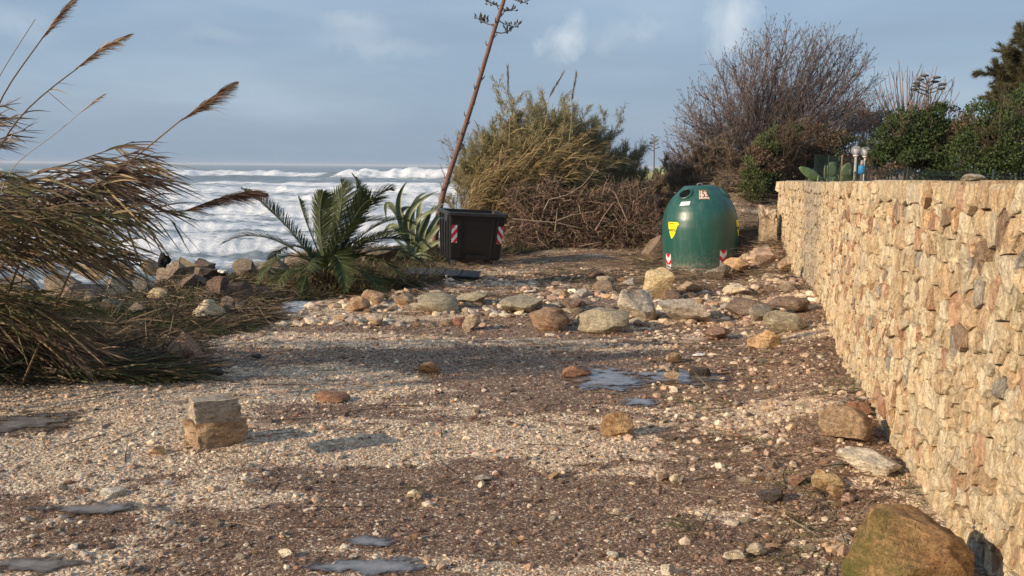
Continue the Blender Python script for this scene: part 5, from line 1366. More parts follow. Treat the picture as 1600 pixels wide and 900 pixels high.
# ---- prickly pears
def pad(mb, c, h, w_, th, tilt, yaw, col):
    n = 14; a = np.arange(n) * 2 * PI / n; rings = []
    for (k, off) in ((.55, -1), (.9, -.75), (1, 0), (.9, .75), (.55, 1)):
        x = np.sin(a) * w_ / 2 * k * (1 - .18 * np.cos(a + PI)); z = (1 - np.cos(a)) / 2 * h * 1.0; z = h / 2 + (z - h / 2) * k; rings.append(np.stack([x, np.full(n, off * th / 2), z], 1))
    V = np.concatenate(rings + [np.array([[0, -th * .55, h / 2], [0, th * .55, h / 2]])]); R = np.array(Matrix.Rotation(yaw, 3, 'Z') @ Matrix.Rotation(tilt, 3, 'Y')); V = V @ R.T + np.array(c)
    i, j = np.meshgrid(np.arange(4), np.arange(n), indexing='ij'); jn = (j + 1) % n; k = np.arange(n)
    mb.add(V, [np.stack([i * n + j, i * n + jn, (i + 1) * n + jn, (i + 1) * n + j], 2).reshape(-1, 4), np.stack([k, (k + 1) % n, np.full(n, 5 * n)], 1)[:, ::-1], np.stack([4 * n + k, 4 * n + (k + 1) % n, np.full(n, 5 * n + 1)], 1)], col)
    return np.array(R) @ np.array([0, 0, h * .95]) + np.array(c)
def cactus(px, py, Y, pads, label, cols=((.17, .23, .10), (.14, .20, .085)), z0=1.35, s=1.0):
    c = at(px, py, Y); root = thing('prickly_pear', (c.x, Y, z0), label, 'cactus')
    for k, (x, ybot, ytop, wpx, tl, yaw) in enumerate(pads):
        b = at(x, ybot, Y + random.uniform(-.12, .12)) - root.location; h = (ybot - ytop) / F * Y / max(.35, math.cos(tl)); mb = MB(); pad(mb, tuple(b), h * s, wpx / F * Y, .035, tl, yaw, cols[k % len(cols)]); mb.build('pad', M_PLANT, root, True)
    return root
cactus(1300, 285, 16.6, [(1270, 284, 276, 16, .2, 0), (1282, 281, 262, 15, -1.1, .2), (1297, 286, 276, 15, 0, .3), (1298, 277, 253, 19, .05, .1), (1290, 286, 258, 14, -.3, 1.0), (1321, 286, 270, 20, .2, .3), (1318, 274, 255, 18, .5, .2), (1310, 284, 262, 8, .2, 1.2),
                         (1328, 276, 258, 12, .1, 1.1), (1303, 292, 275, 14, .1, .4), (1335, 284, 268, 10, .4, 1.2), (1280, 290, 274, 12, -.2, .8)], 'green prickly pear with round pads standing over the wall left of the globe lamps')
def pile(px0, px1, yt, yb, n, seed, lo=7, hi=11):
    r = random.Random(seed); return [(r.uniform(px0, px1), r.uniform(yt + 8, yb), 0, r.uniform(lo, hi), r.uniform(-.9, .9), r.uniform(-1.3, 1.3)) for _ in range(n)]
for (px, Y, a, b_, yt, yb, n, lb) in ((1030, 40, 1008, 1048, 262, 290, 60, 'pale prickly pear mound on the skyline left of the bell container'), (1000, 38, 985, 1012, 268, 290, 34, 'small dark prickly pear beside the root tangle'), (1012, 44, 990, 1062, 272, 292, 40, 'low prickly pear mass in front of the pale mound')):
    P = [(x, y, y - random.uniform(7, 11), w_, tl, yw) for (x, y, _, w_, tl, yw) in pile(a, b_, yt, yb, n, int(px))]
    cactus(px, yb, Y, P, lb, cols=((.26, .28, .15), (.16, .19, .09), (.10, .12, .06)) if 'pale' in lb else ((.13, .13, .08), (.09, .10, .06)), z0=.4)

# ---- palm
def palm():
    Y = 13.3; b = at(512, 470, Y); b.z = gzf(b.x, b.y); root = thing('palm', b, 'young date palm with dark arching fronds at the edge of the sea bank', 'palm tree')
    mb = MB(); crown = at(508, 425, Y) - b
    polytube(mb, [(0, 0, -.1), (0, 0, .12), tuple(crown * .7), tuple(crown)], [.17, .19, .16, .08], (.14, .10, .06), 12)
    for k in range(40):
        a = k * 2.4; z = .02 + (crown.z - .05) * k / 40; p = Vector((math.cos(a) * .15, math.sin(a) * .15, z)); polytube(mb, [p, p + Vector((math.cos(a) * .09, math.sin(a) * .09, .14))], [.035, .008], (.19, .13, .07), 4)
    mb.build('trunk', M_BARK, root)
    rng = random.Random(9)
    #  control (mid) px, tip px, depth offset, width factor
    FR = [((440, 345), (378, 295), .2, 1), ((420, 372), (345, 382), -.2, 1), ((532, 330), (532, 283), .1, 1.15), ((515, 330), (548, 290), .5, 1), ((560, 335), (550, 272), .7, .8), ((572, 325), (614, 296), .3, 1), ((560, 330), (585, 318), -.35, 1.25),
          ((590, 352), (650, 352), .1, 1.1), ((585, 375), (655, 388), -.3, 1.1), ((610, 362), (680, 400), .5, 1), ((450, 400), (404, 440), -.5, 1), ((455, 420), (425, 470), -.8, 1), ((570, 400), (632, 440), -.6, 1.1), ((560, 420), (600, 470), -.9, 1),
          ((525, 400), (540, 455), -1.1, 1), ((490, 405), (470, 462), -1.0, 1), ((480, 350), (468, 312), .5, 1), ((465, 385), (420, 405), .6, 1), ((600, 390), (668, 420), .1, 1), ((545, 360), (610, 345), -.6, 1.2), ((500, 350), (505, 300), -.3, 1.1), ((560, 380), (640, 365), -.8, 1.1), ((620, 440), (655, 452), -.3, .6)]
    for k, (m_, e_, dy, wf) in enumerate(FR):
        s = np.array(crown) + np.array([rng.uniform(-.05, .05), rng.uniform(-.05, .05), rng.uniform(-.08, .02)]); e = np.array(at(e_[0], e_[1], Y + dy) - b); m2 = np.array(at(m_[0], m_[1], Y + dy * .55) - b); ct = 2 * (m2 - s * .25 - e * .25)
        us = np.linspace(0, 1, 15); P = np.array([s * (1 - u) ** 2 + ct * 2 * u * (1 - u) + e * u * u for u in us]); mb = MB(); polytube(mb, P, np.linspace(.014, .004, 15), (.20, .22, .10), 5)
        fr = mb.build('frond', M_LEAF, root)
        L = np.linalg.norm(np.diff(P, axis=0), axis=1).sum(); n = int(66 * min(1.3, L / 1.2)) + 14; u = np.linspace(.12, 1, n); Q = np.stack([np.interp(u, us, P[:, i]) for i in range(3)], 1); T = unit(np.gradient(Q, axis=0))
        sd = unit(np.cross(T, np.array([0, 0, 1.]) + np.array([rng.gauss(0, .25), rng.gauss(0, .35), 0]))); N = np.cross(sd, T)
        lf = MB(); ll = (.08 + .26 * np.sin(np.clip(u * 1.05, 0, 1) * PI) ** .7) * wf * .9
        for sg in (-1, 1):
            D = T * .95 + sd * sg * .85 + N * rng.uniform(.15, .4) + RS.randn(n, 3) * .07
            ribbons(lf, Q, D, ll * RS.uniform(.85, 1.15, n), .018, np.array([.10, 0, -.12]), jcol(pick([(.045, .062, .022), (.062, .082, .03), (.10, .115, .045)], n), n, .15), 3, side=N + RS.randn(n, 3) * .15)
        lf.build('leaflets', M_LEAF, fr)
palm()
# dry reed plume whose dark tip crosses the left palm frond is built with the reeds below

# ---- giant reeds blown over from the left
RB_ = [(.16, .10, .07), (.22, .15, .10), (.36, .27, .17), (.09, .06, .045), (.14, .12, .065)]
RG_ = [(.13, .13, .055), (.2, .175, .08), (.30, .24, .13), (.09, .085, .04), (.19, .13, .08)]
RGR = 'giant reeds blown over at the left'
def cane(path, Y, label, leaves=40, ll=(.35, .65), lw=.02, cols=RB_, u0=.3, plume=None, r=.011, dz=(.30, 0, -.38), pcol=(.26, .17, .11), spread=.48, ccol=(.20, .15, .09), name='giant_reed', base=None, lastY=None, pl_n=420, pl_w=.16, wind=(.9, 0, -.1), u1=1.0):
    pts = [at(px, py, Y if lastY is None else Y + (lastY - Y) * i / (len(path) - 1)) for i, (px, py) in enumerate(path)]
    bs = Vector((pts[0].x - random.uniform(.3, .9), pts[0].y, 0)) if base is None else base
    bs.z = gzf(bs.x, bs.y); root = thing(name, bs, label, 'reed', RGR)
    ctrl = [np.zeros(3)] + [np.array(p - bs) for p in pts]; ctrl = np.array(ctrl); sg = np.concatenate([[0], np.cumsum(np.linalg.norm(np.diff(ctrl, axis=0), axis=1))]); sg /= sg[-1]
    us = np.linspace(0, 1, 26); P = np.stack([np.interp(us, sg, ctrl[:, i]) for i in range(3)], 1)
    for _ in range(3): P[1:-1] = (P[:-2] + 2 * P[1:-1] + P[2:]) / 4
    mb = MB(); polytube(mb, P, np.linspace(r, r * .38, 26), ccol, 6); mb.build('stem', M_DRY, root)
    if leaves:
        u = RS.uniform(u0, u1, leaves); Q = np.stack([np.interp(u, us, P[:, i]) for i in range(3)], 1); T = unit(np.stack([np.interp(np.clip(u + .03, 0, 1), us, P[:, i]) - np.interp(np.clip(u - .03, 0, 1), us, P[:, i]) for i in range(3)], 1))
        D = T * .7 + np.array(wind) + RS.randn(leaves, 3) * spread; lf = MB(); D[:, 2] += RS.uniform(-.45, .2, leaves)
        ribbons(lf, Q, D, .78 * RS.uniform(*ll, leaves) * (.55 + .45 * np.minimum(1, (1.05 - u) * 4)), lw * RS.uniform(.6, 1.3, leaves), np.array(dz) * RS.uniform(.3, 1.4, (leaves, 1)) + RS.randn(leaves, 3) * .06, jcol(pick(cols, leaves), leaves, .22), 5)
        lf.build('leaves', M_DRY, root)
    if plume:
        Z = Y if lastY is None else lastY
        pp = [np.array(at(px, py, Z) - bs) for px, py in plume]; n = pl_n; u = RS.uniform(0, 1, n) ** .85; k = np.linspace(0, 1, len(pp)); Q = np.stack([np.interp(u, k, [p[i] for p in pp]) for i in range(3)], 1); ax = unit(pp[-1] - pp[0])
        mb = MB(); polytube(mb, pp, np.linspace(.005, .002, len(pp)), pcol, 4)
        ribbons(mb, Q, ax[None] * 1.6 + RS.randn(n, 3) * .28 * np.sin(PI * np.clip(u, .06, .94))[:, None], pl_w * (.5 + .8 * np.sin(PI * u)), .009, np.array([.12, 0, -.28]), jcol(pcol, n, .25), 3, prof='lin'); mb.build('plume', M_DRY, root)
    return root
cane([(-60, 330), (0, 150), (66, 60)], 6.6, 'upright reed with a thin tan plume reaching the top edge of the picture', 0, plume=[(64, 62), (88, 30), (116, -4)], pl_w=.10, pcol=(.35, .24, .16), pl_n=280)
cane([(-50, 330), (20, 190), (75, 140), (122, 106)], 6.6, 'reed with a tan plume bent right, second highest on the left', 8, plume=[(118, 108), (155, 78), (200, 55)], pl_w=.10, pcol=(.36, .25, .16), pl_n=260, u0=.5, ll=(.1, .3), lw=.009)
cane([(40, 345), (150, 290), (205, 252), (245, 218), (286, 185)], 6.9, 'reed with a thick brown plume standing above the sea', 130, plume=[(282, 189), (320, 162), (359, 132)], pl_w=.15, u0=.45, u1=.80, ll=(.25, .5), pl_n=430, r=.014, ccol=(.30, .22, .14))
cane([(10, 262), (90, 208), (130, 172)], 6.4, 'very thin pale reed with a wispy tip', 0, plume=[(128, 174), (145, 160), (162, 148)], pl_w=.05, pl_n=50, pcol=(.55, .47, .38), ccol=(.5, .44, .36), r=.006)
cane([(-40, 200), (0, 112), (30, 70), (55, 30)], 6.2, 'thin grey reed at the upper left corner', 0, ccol=(.36, .34, .3), r=.007)
cane([(60, 330), (190, 332), (290, 330)], 7.6, 'reed bent flat with a long dark brown plume pointing at the palm', 30, plume=[(288, 330), (335, 312), (375, 304), (400, 303)], pl_w=.18, pcol=(.13, .08, .06), cols=RG_, u0=.5, pl_n=520, ll=(.2, .5))
cane([(150, 330), (275, 335), (274, 350)], 7.4, 'broken reed whose dry leaf hangs straight down before the rocks', 14, cols=RG_, u0=.7, wind=(.05, 0, -.9), ll=(.3, .75), spread=.2, dz=(.05, 0, -.1))
rr = random.Random(3)
groups = [  # path, n, jitter, label, kwargs
 ([(-90, 330), (60, 292), (230, 246)], 7, 18, 'brown leaved reed sweeping right over the surf, in the upper bent mass', dict(leaves=70, cols=RB_, u0=.35, Y=7.2)),
 ([(-90, 345), (80, 330), (230, 300)], 6, 22, 'brown leaved reed in the middle of the bent mass', dict(leaves=58, cols=RB_, u0=.3, Y=7.5)),
 ([(-90, 360), (60, 345), (170, 350)], 7, 22, 'olive leaved reed in the middle of the bent mass', dict(leaves=48, cols=RG_, u0=.3, Y=7.2)),
 ([(-100, 400), (60, 380), (190, 400)], 7, 20, 'dark drooping reed hanging in front of the sea bank', dict(leaves=46, cols=RB_, u0=.4, Y=7.8)),
 ([(-120, 250), (-50, 210), (10, 190)], 6, 26, 'tufted reed cut off by the left edge of the picture', dict(leaves=90, cols=RB_, u0=.5, ll=(.15, .36), lw=.012, Y=6.6, spread=.5, dz=(.1, 0, -.05))),
 ([(-110, 320), (-30, 290), (20, 280)], 5, 18, 'green tufted reed at the left edge just above the surf', dict(leaves=80, cols=RG_, u0=.4, ll=(.2, .4), Y=6.6)),
 ([(-100, 470), (10, 470), (110, 510)], 12, 26, 'olive reed collapsed into the heap on the left', dict(leaves=75, cols=RG_, u0=.1, Y=7.7, dz=(.2, 0, -.3))),
 ([(-100, 520), (20, 500), (130, 560)], 10, 22, 'brown reed collapsed into the heap on the left', dict(leaves=70, cols=RB_, u0=.1, Y=7.7, dz=(.2, 0, -.25)))]
for (path, n, jit, lb, kw) in groups:
    Y0 = kw.pop('Y')
    ORD = ['highest', 'second highest', 'third highest', 'fourth highest', 'fifth highest', 'sixth highest', 'seventh highest', 'eighth highest', 'ninth highest', 'tenth highest', 'eleventh highest', 'twelfth highest']
    for k in range(n):
        jx, jy = rr.uniform(-jit * 1.4, jit * 1.4), -jit + 2 * jit * k / (n - 1)
        cane([(px + jx + rr.uniform(-jit, jit) * .5, py + jy + rr.uniform(-jit, jit) * .4) for px, py in path], Y0 + rr.uniform(-.5, .6), ('lowest' if k == n - 1 else ORD[k]) + ' ' + lb, **kw)
# reeds lying flat on the gravel, their tops pointing right
for k in range(9):
    a = onground(-60, 560 + k * 5); e = onground(rr.uniform(190, 330), 584 + k * 2.2); b_ = a.lerp(e, .5); pts = [a, b_, e]
    bs = Vector((a.x - .3, a.y, 0)); root = thing('giant_reed', bs, ['rearmost', 'second', 'third', 'fourth', 'fifth', 'sixth', 'seventh', 'eighth', 'foremost'][k] + ' fallen green reed, counted from the sea, lying flat in front of the heap', 'reed', RGR)
    mb = MB(); P = np.array([np.array(p - bs) + np.array([0, 0, .05 + .05 * rr.random()]) for p in pts]); polytube(mb, [tuple(p) for p in P], [.011, .009, .004], (.2, .16, .08), 6); mb.build('stem', M_DRY, root)
    n = 120; u = RS.uniform(.05, 1, n); Q = np.stack([np.interp(u, [0, .5, 1], P[:, i]) for i in range(3)], 1) + RS.randn(n, 3) * .03
    lf = MB(); ribbons(lf, Q, unit(P[-1] - P[0])[None] + RS.randn(n, 3) * np.array([.1, .28, .16]) + np.array([0, 0, .12]), RS.uniform(.3, .6, n), .02, (.05, 0, -.14), jcol(pick([(.06, .075, .03), (.09, .10, .04), (.15, .125, .06), (.12, .085, .05)], n), n, .2), 4); lf.build('leaves', M_DRY, root)
cane([(300, 602), (400, 601), (495, 601)], onground(400, 602).y, 'single thin dry cane lying on the gravel pointing right', 0, r=.008, ccol=(.10, .06, .05), base=onground(240, 596))

# ================================================================== GROUND COVER
def frus_pts(n, y0, y1, pw=1.0, rs=RS, tl=-.62, tr=.62):
    u = rs.rand(n); y = (y0 ** (2 - pw) + u * (y1 ** (2 - pw) - y0 ** (2 - pw))) ** (1 / (2 - pw)) if pw != 2 else y0 * (y1 / y0) ** u
    x = rs.uniform(tl, tr, n) * (y + .4); return x, y
def stones_stuff():
    PC = [(.60, .47, .33), (.70, .58, .43), (.50, .36, .25), (.40, .26, .18), (.34, .28, .23), (.50, .32, .19), (.24, .16, .11)]
    PP = [.26, .19, .19, .13, .08, .10, .05]; PB = [(.25, .155, .105), (.17, .105, .07), (.32, .21, .15), (.11, .07, .05), (.55, .45, .34), (.28, .16, .10)]; PQ = [.26, .22, .18, .16, .08, .10]
    lay = [(105000, 3.9, 9.3, .6, (.0035, .010), OCT), (12000, 3.9, 9.5, .6, (.008, .020), ICO[1]), (52000, 9, 20, .6, (.008, .02), OCT), (3200, 4, 11, .3, (.018, .034), ICO[1]), (3600, 9.5, 17, .3, (.02, .045), ICO[1])]
    mb = MB()
    for (n, y0, y1, pw, (s0, s1), T) in lay:
        x, y = frus_pts(n, y0, y1, pw); pt = patch(x, y); rub = sstep(10.2, 12, y) * sstep(-3, -1, x) + sstep(-1.0, -.1, x - wallx(y))
        keep = (RS.rand(n) < .55 + .45 * pt + .35 * rub) & (x < wallx(y) - .03) & (x > shore(y) + .2) & (RS.rand(n) < 1.0 - .93 * pudinner(x, y)); x, y = x[keep], y[keep]; pt = pt[keep]; m = len(x)
        s = s0 + (s1 - s0) * RS.rand(m) ** 2.2; S = np.stack([s * RS.uniform(.9, 1.5, m), s * RS.uniform(.7, 1.1, m), s * RS.uniform(.35, .75, m)], 1)
        dk = RS.rand(m) > (pt * .85 + .12); c = pick(PC, m, PP); c[dk] = pick(PB, dk.sum(), PQ); P = np.stack([x, y, gz(x, y) + S[:, 2] * .3], 1); scatter_solid(mb, T, P, S, jcol(c, m, .14, hue=.015), .16)
    for (n, xr, yr, s0, s1) in ((2300, (-2.8, 4.6), (10.6, 14.8), .02, .085), (420, (3.9, 5.3), (15.5, 18.6), .04, .12), (260, (2.5, 7), (16, 24), .05, .14), (1100, (1.2, 3.4), (4.2, 11), .012, .042), (900, (-1.5, 4.6), (13.5, 17), .02, .06)):
        x = RS.uniform(*xr, n); y = RS.uniform(*yr, n); k = ((x < wallx(y) - .05) | (y > 18)) & (fbm(x * .8, y * 1.2, 310, 3) > .42) & (pudinner(x, y) < .5); x, y = x[k], y[k]; m = len(x); s = s0 + (s1 - s0) * RS.rand(m) ** 2; S = np.stack([s * RS.uniform(.9, 1.5, m), s, s * RS.uniform(.5, .8, m)], 1)
        scatter_solid(mb, ICO[1], np.stack([x, y, gz(x, y) + S[:, 2] * .2], 1), S, jcol(pick(PC, m, PP), m, .14, hue=.015), .13)
    o = mb.build('gravel', M_CHIP); tag(o, 'loose pale and brown gravel chips strewn over the whole open ground', 'gravel', kind='stuff')
    # fibrous sea-grass wrack: dark shreds lying flat
    mb = MB(); n = 75000; x, y = frus_pts(n, 3.9, 16, .7); pt = patch(x, y); keep = (RS.rand(n) < 1.0 - .85 * pt) & (x < wallx(y) - .02) & (x > shore(y)) & (pudinner(x, y) < .5); x, y = x[keep], y[keep]; m = len(x); D = RS.randn(m, 3) * np.array([1, 1, .12])
    ribbons(mb, np.stack([x, y, gz(x, y) + RS.uniform(.003, .016, m)], 1), D, RS.uniform(.02, .07, m), RS.uniform(.003, .007, m), RS.randn(m, 3) * np.array([.3, .3, .05]), jcol(pick([(.15, .09, .06), (.09, .055, .04), (.22, .14, .095), (.32, .23, .15)], m, [.35, .3, .25, .1]), m, .2), 2, side=np.array([0, 0, 1.]), prof='blunt')
    o = mb.build('seagrass_litter', M_LITTER); tag(o, 'dark brown shredded seagrass litter covering the damp ground', 'litter', kind='stuff')
    # coarser twigs and wrack on the rubble bank, at the root tangle and on the slope behind the bell
    mb = MB(); P = []
    for (n, xr, yr, zs) in ((5200, (-2.2, 4.6), (12.3, 16.2), .05), (3000, (2.2, 5.0), (14.5, 19.5), .12), (5000, (3.0, 8.0), (17.5, 25), .3), (2600, (3.9, 5.3), (15.4, 18.6), .18), (1500, (-2.2, 2.8), (15.5, 18.8), .08), (1100, (1.3, 3.2), (4.2, 10), .01), (700, (-3.5, 2.5), (4.2, 12), .008), (1500, (-6.5, -3.0), (10.5, 14), .25)):
        x = RS.uniform(*xr, n); y = RS.uniform(*yr, n); k = ((x < wallx(y) - .02) | (y > 17.8)) & (fbm(x * .9, y * 1.3, 300, 3) > .36); x, y = x[k], y[k]; P.append(np.stack([x, y, gz(x, y) + RS.uniform(0, zs, len(x))], 1))
    P = np.concatenate(P); m = len(P); D = RS.randn(m, 3) * np.array([1.3, .8, .07]); D = unit(D); L = RS.uniform(.10, .42, m)[:, None]
    J = np.array([1, 1, .3]); Q = P + D * L * .5 + RS.randn(m, 3) * .02 * J; E = Q + D * L * .5 + RS.randn(m, 3) * .03 * J; c = jcol(pick([(.20, .14, .10), (.12, .08, .06), (.30, .23, .16), (.16, .13, .07)], m), m, .2)
    r = RS.uniform(.0022, .006, m); tubes(mb, P, Q, r, r * .8, c); tubes(mb, Q, E, r * .8, r * .4, c)
    o = mb.build('twig_litter', M_BARK); tag(o, 'brown twigs and stalks washed up around the rubble and bins', 'twigs', kind='stuff')
    # heap of dead reed leaves on the left and dark matted wrack along its edge
    mb = MB(); n = 26000; y = RS.uniform(7.2, 12.5, n); xe = np.interp(y, [7.2, 7.9, 8.6, 9.6, 10.6, 12.5], [-4.8, -2.9, -3.4, -3.4, -3.0, -3.3]) + .5 * (fbm(y * 1.5, y * 0, 77) - .5); x = xe - RS.rand(n) ** 1.25 * (5.2)
    dd = xe - x; hh = .02 + .34 * sstep(.2, 2.4, dd) * (1 - sstep(9.2, 11.5, y)) * (.5 + fbm(x, y, 79)) + .05; z = gz(x, y) + RS.rand(n) ** .6 * hh
    D = RS.randn(n, 3) * np.array([.8, .6, .16]) + np.array([.5, -.1, .03]); gmask = fbm(x * .8, y * 1.2, 88, 3)
    c = pick([(.12, .085, .055), (.18, .13, .08), (.08, .06, .04), (.25, .19, .12)], n, [.35, .3, .25, .1]); gg = gmask > .57; c[gg] = pick([(.045, .06, .025), (.07, .08, .03), (.10, .095, .045)], gg.sum())
    ribbons(mb, np.stack([x, y, z], 1), D, RS.uniform(.12, .48, n), RS.uniform(.008, .02, n), np.array([.05, 0, -.12]) + RS.randn(n, 3) * .1, jcol(c, n, .2), 3)
    o = mb.build('reed_leaf_heap', M_DRY); tag(o, 'matted heap of fallen brown and green reed leaves at the left', 'leaf litter', kind='stuff')
    # dense low growth on the slope under palm and agave
    mb = MB(); n = 60000; y = RS.uniform(10.8, 20, n); x = shore(y) + RS.uniform(-.25, 1, n) * 4.2; k = (x < np.interp(y, [10.8, 12, 13, 14, 15, 16, 17, 20], [-4.2, -3.4, -1.9, -1.25, -1.15, -1.35, -1.75, .8])); x, y = x[k], y[k]; m = len(x)
    ribbons(mb, np.stack([x, y, gz(x, y)], 1), RS.randn(m, 3) * np.array([.7, .5, .3]) + np.array([.2, 0, .6]), RS.uniform(.12, .42, m), RS.uniform(.008, .018, m), (.1, 0, -.35), jcol(pick([(.06, .075, .03), (.10, .10, .045), (.17, .13, .07), (.08, .055, .04), (.14, .10, .06)], m), m, .2), 3)
    o = mb.build('undergrowth', M_LEAF); tag(o, 'tangled grass and dead growth under palm and agave', 'undergrowth', kind='stuff')
    # grass tufts on the gravel and along the wall foot
    mb = MB(); B = []
    for (px, py, n, s) in ((1068, 818, 60, .05), (1235, 820, 70, .06), (1275, 770, 60, .06), (1290, 690, 60, .06), (1320, 628, 160, .10), (1300, 640, 120, .10), (1250, 655, 40, .05), (1445, 775, 240, .09), (1425, 785, 120, .08), (648, 766, 50, .04), (1210, 700, 50, .08), (1110, 685, 24, .05), (1230, 880, 60, .07), (1285, 855, 70, .09), (1060, 830, 40, .06), (540, 550, 50, .12), (1350, 640, 60, .05), (880, 686, 24, .06), (1400, 690, 40, .05), (1200, 620, 50, .1), (1180, 590, 50, .1)):
        g = onground(px, py); q = np.stack([g.x + RS.randn(n) * s, g.y + RS.randn(n) * s * 1.3], 1); B.append(q)
    B = np.concatenate(B); k = B[:, 0] < wallx(B[:, 1]) - .04; B = B[k]; m = len(B)
    ribbons(mb, np.stack([B[:, 0], B[:, 1], gz(B[:, 0], B[:, 1]) + .002], 1), RS.randn(m, 3) * np.array([.7, .7, .2]) + np.array([0, 0, .7]), RS.uniform(.03, .10, m), .0035, (.05, 0, -.35), jcol(pick([(.07, .10, .03), (.11, .14, .045), (.18, .16, .08)], m), m, .2), 3)
    o = mb.build('grass_tufts', M_LEAF); tag(o, 'small green grass tufts among the gravel and at the wall foot', 'grass', kind='stuff')
stones_stuff()

# wave foam left on the land beside the palm
def froth():
    g = onground(450, 479); n = 60; a = np.arange(n) * 2 * PI / n; mb = MB(); V = []; rings = 5
    for q in range(rings): 
        k = 1 - q / rings; r = (.75 + .5 * fbm(np.cos(a) * 1.5, np.sin(a) * 1.5, 400, 4)) * k; x = g.x + .36 * r * np.cos(a); y = g.y + .42 * r * np.sin(a); V.append(np.stack([x, y, gz(x, y) + .005 + .05 * (1 - k ** 2) * (.6 + .8 * fbm(x * 14, y * 14, 401))], 1))
    V = np.concatenate(V); i, j = np.meshgrid(np.arange(rings - 1), np.arange(n), indexing='ij'); jn = (j + 1) % n
    mb.add(V, [np.stack([i * n + j, i * n + jn, (i + 1) * n + jn, (i + 1) * n + j], 2).reshape(-1, 4), (np.arange(n) + (rings - 1) * n)[None]]); o = mb.build('sea_foam', simple_mat('sea_foam', (.62, .64, .68), .8, .2, nscale=30, var=.15, bump=.5), smooth=True)
    tag(o, 'patch of white sea foam left on the ground below the palm', 'foam', kind='stuff')
froth()

# ================================================================== SMALL THINGS
M_GLASS = None
def globe_lamp(px, py, pbase, Y, label):
    c = at(px, py, Y); root = thing('globe_lamp', (c.x, Y, 1.35), label, 'lamp', 'garden globe lamps'); top = c.z - 1.35; r = 8.0 / F * Y
    mb = MB(); polytube(mb, [(0, 0, 0), (0, 0, top - r * 1.05)], [.028, .024], (1, 1, 1), 10); mb.build('post', simple_mat('pale_post', (.5, .5, .48), .5), root, True)
    mb = MB(); polytube(mb, [(0, 0, top - r * 1.15), (0, 0, top - r * .8)], [.045, .06], (1, 1, 1), 12); mb.build('socket', simple_mat('lamp_socket', (.55, .55, .53), .4), root, True)
    mb = MB(); mb.add(ICO[3][0] * r + np.array([0, 0, top]), ICO[3][1])
    m, t = newmat('smoked_globe'); b = t.n('ShaderNodeBsdfPrincipled', inp={'Base Color': (.40, .40, .41, 1), 'Roughness': .08, 'Specular IOR Level': .9, 'Coat Weight': .5, 'Alpha': .5}); t.out(b.outputs[0])
    mb.build('globe', m, root, True)
    mb = MB(); polytube(mb, [(0, 0, top - r * .8), (0, 0, top - r * .35), (0, 0, top + r * .1), (0, 0, top + r * .25)], [.02, .045, .045, .02], (1, 1, 1), 10); mb.build('bulb', simple_mat('white_bulb', (.8, .8, .78), .4), root, True)
globe_lamp(1338, 235.5, 280, 17.4, 'round glass garden lamp on a pale post, the left and nearer of two')
globe_lamp(1352.5, 237, 280, 18.4, 'round glass garden lamp on a pale post, the right and slightly lower of two')
def blue_tub():
    Y = 17.0; c = at(1346, 272, Y); mb = MB(); root = thing('blue_drum', (c.x, Y, 1.35), 'small bright blue plastic container with a pale lid below the globe lamps', 'container'); h0 = c.z - 1.35
    r = 5.6 / F * Y; mb = MB(); pr = [(.75, 0), (.95, .02), (1, .08), (1, .16), (.95, .20), (.6, .22)]; polytube(mb, [(0, 0, h0 + z * .75) for _, z in pr], [r * k for k, _ in pr], (1, 1, 1), 20); mb.build('body', simple_mat('blue_plastic', (.03, .28, .62), .4), root, True)
    mb = MB(); polytube(mb, [(0, 0, 0), (0, 0, h0)], [.03, .03], (1, 1, 1), 8); mb.build('post', M_METAL, root)
    mb = MB(); polytube(mb, [(0, 0, h0 + .165), (0, 0, h0 + .19), (0, 0, h0 + .26)], [r * .55, r * .5, r * .3], (1, 1, 1), 14); mb.build('lid', simple_mat('beige_lid', (.45, .38, .32), .6), root, True)
blue_tub()
def stake():
    Y = 17; b = at(1314.5, 262, Y); t_ = at(1314.5, 242, Y); o = MB(); polytube(o, [(0, 0, 0), (0.01, 0, t_.z - 1.35)], [.022, .018], (.28, .2, .13), 7); ob = o.build('wooden_stake', M_BARK); ob.location = (b.x, Y, 1.35); tag(ob, 'short wooden stake standing in the prickly pear behind the wall', 'stake')
stake()
def garden_fence():
    root = thing('wire_fence', (5.0, 12.0, 1.35), 'dark green wire mesh fence running along behind the wall', 'fence'); mt = simple_mat('green_wire', (.018, .035, .03), .6); s0 = s_of_y(3.0); L = np.arange(s0, WS[-1] + .2, .055)
    p, tg, nn = wframe(L); X = p - nn * .62; zt = np.interp(p[:, 1], [3, 8, 12, 13, 18], [1.88, 1.9, 1.95, 2.05, 2.2]); B = np.stack([X[:, 0], X[:, 1], np.full(len(L), 1.38)], 1); T = B.copy(); T[:, 2] = zt; mb = MB(); tubes(mb, B, T, .0018, .0018, (1, 1, 1))
    for z in (1.5, 1.62, 1.74, 1.86, 1.98):
        A_ = B.copy(); A_[:, 2] = z; k = zt > z; A2 = A_[k]; tubes(mb, A2[:-1], A2[1:], .0018, .0018, (1, 1, 1))
    o = mb.build('wire_mesh', mt); child(o, root); o['kind'] = 'stuff'
    for q in range(0, len(L), 60):
        mb = MB(); polytube(mb, [tuple(B[q]), (B[q][0], B[q][1], zt[q] + .02)], [.009, .009], (1, 1, 1), 8); child(mb.build('post', mt), root)
garden_fence()
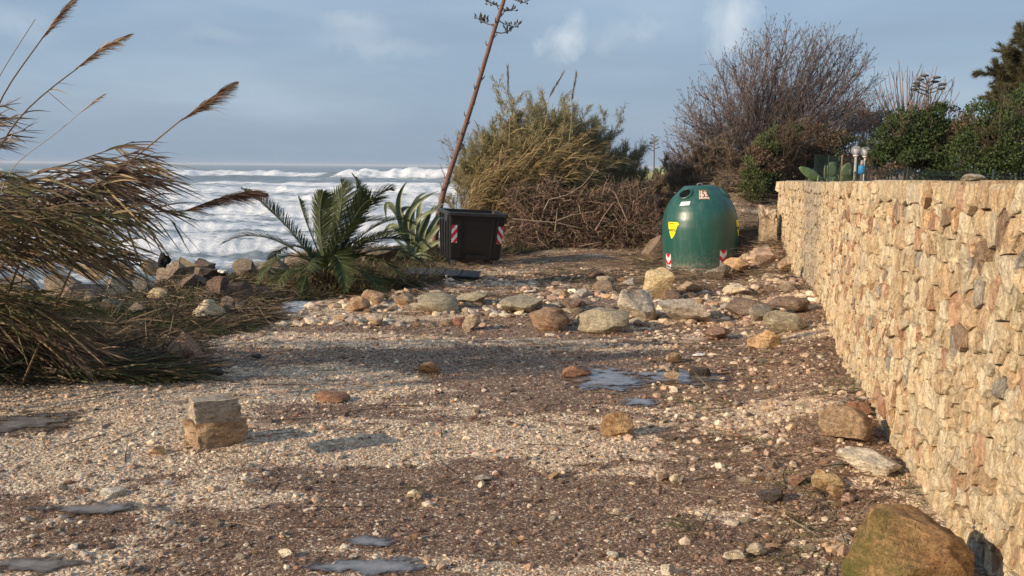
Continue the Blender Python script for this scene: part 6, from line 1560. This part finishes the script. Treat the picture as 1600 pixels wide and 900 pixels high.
def bag():
    me = rock_mesh('plastic_bag', 4242, (.19, .15, .24), 3, simple_mat('black_film', (.01, .01, .012), .75, .2), nz=.35, cuts=6); c = at(256, 407, 12.5); o = bpy.data.objects.new('plastic_bag', me); COL.objects.link(o); o.location = c; tag(o, 'crumpled black plastic bag on the crest of the rock bank', 'bag')
    me = rock_mesh('foam_scrap', 4243, (.12, .09, .06), 3, simple_mat('white_foam', (.75, .75, .72), .8), nz=.2); c = at(347, 424, 11.9); o = bpy.data.objects.new('foam_scrap', me); COL.objects.link(o); o.location = c; tag(o, 'white scrap of foam on the dark rocks of the bank', 'litter')
    for (px, py, lb) in ((1104, 440, 'white plastic scrap in the rubble before the bell container'), (1157, 437, 'white plastic scrap near the orange stone in the rubble'), (1193, 426, 'small pale scrap on the wrack beside the wall'), (1092, 552, 'tiny white scrap on the gravel behind the puddle')):
        g = onground(px, py, .05); me = rock_mesh('plastic_scrap', int(px), (.14, .06, .025), 2, simple_mat('white_plastic', (.75, .75, .74), .5), nz=.2); o = bpy.data.objects.new('plastic_scrap', me); COL.objects.link(o); o.location = (g.x, g.y, gzf(g.x, g.y) + .02); tag(o, lb, 'litter')
bag()
# rock lying on the coping
g = at(1507, 276, float(np.interp(.5, [0, 1], [4.9, 4.9]))); 
me = rock_mesh('stone', 777, (.13, .12, .045), 3); o = bpy.data.objects.new('stone', me); COL.objects.link(o); o.location = (float(wallx(4.9)) + .1, 4.9, 1.862); o.color = (.42, .38, .30, 1); tag(o, 'flat grey stone lying loose on top of the wall', 'stone')

# ================================================================== AIR: thin salt haze over shore and sea
def haze():
    V = np.array([(x, y, z) for z in (-6.5, 8.0) for y in (-14, 9300) for x in (-11800, 6500)], float)
    mb = MB(); mb.add(V, np.array([(0, 2, 3, 1), (4, 5, 7, 6), (0, 1, 5, 4), (2, 6, 7, 3), (0, 4, 6, 2), (1, 3, 7, 5)]))
    m = bpy.data.materials.new('haze'); m.use_nodes = True; t = m.node_tree; t.nodes.clear(); v = t.nodes.new('ShaderNodeVolumePrincipled')
    v.inputs['Color'].default_value = (.88, .93, 1, 1); v.inputs['Density'].default_value = 0.00016
    o = t.nodes.new('ShaderNodeOutputMaterial'); t.links.new(v.outputs[0], o.inputs['Volume']); tag(mb.build('haze', m), kind='stuff')
haze()

n_t = sum(len(o.data.polygons) for o in scene.objects if o.type == 'MESH'); print('objects', len(scene.objects), 'faces', n_t)
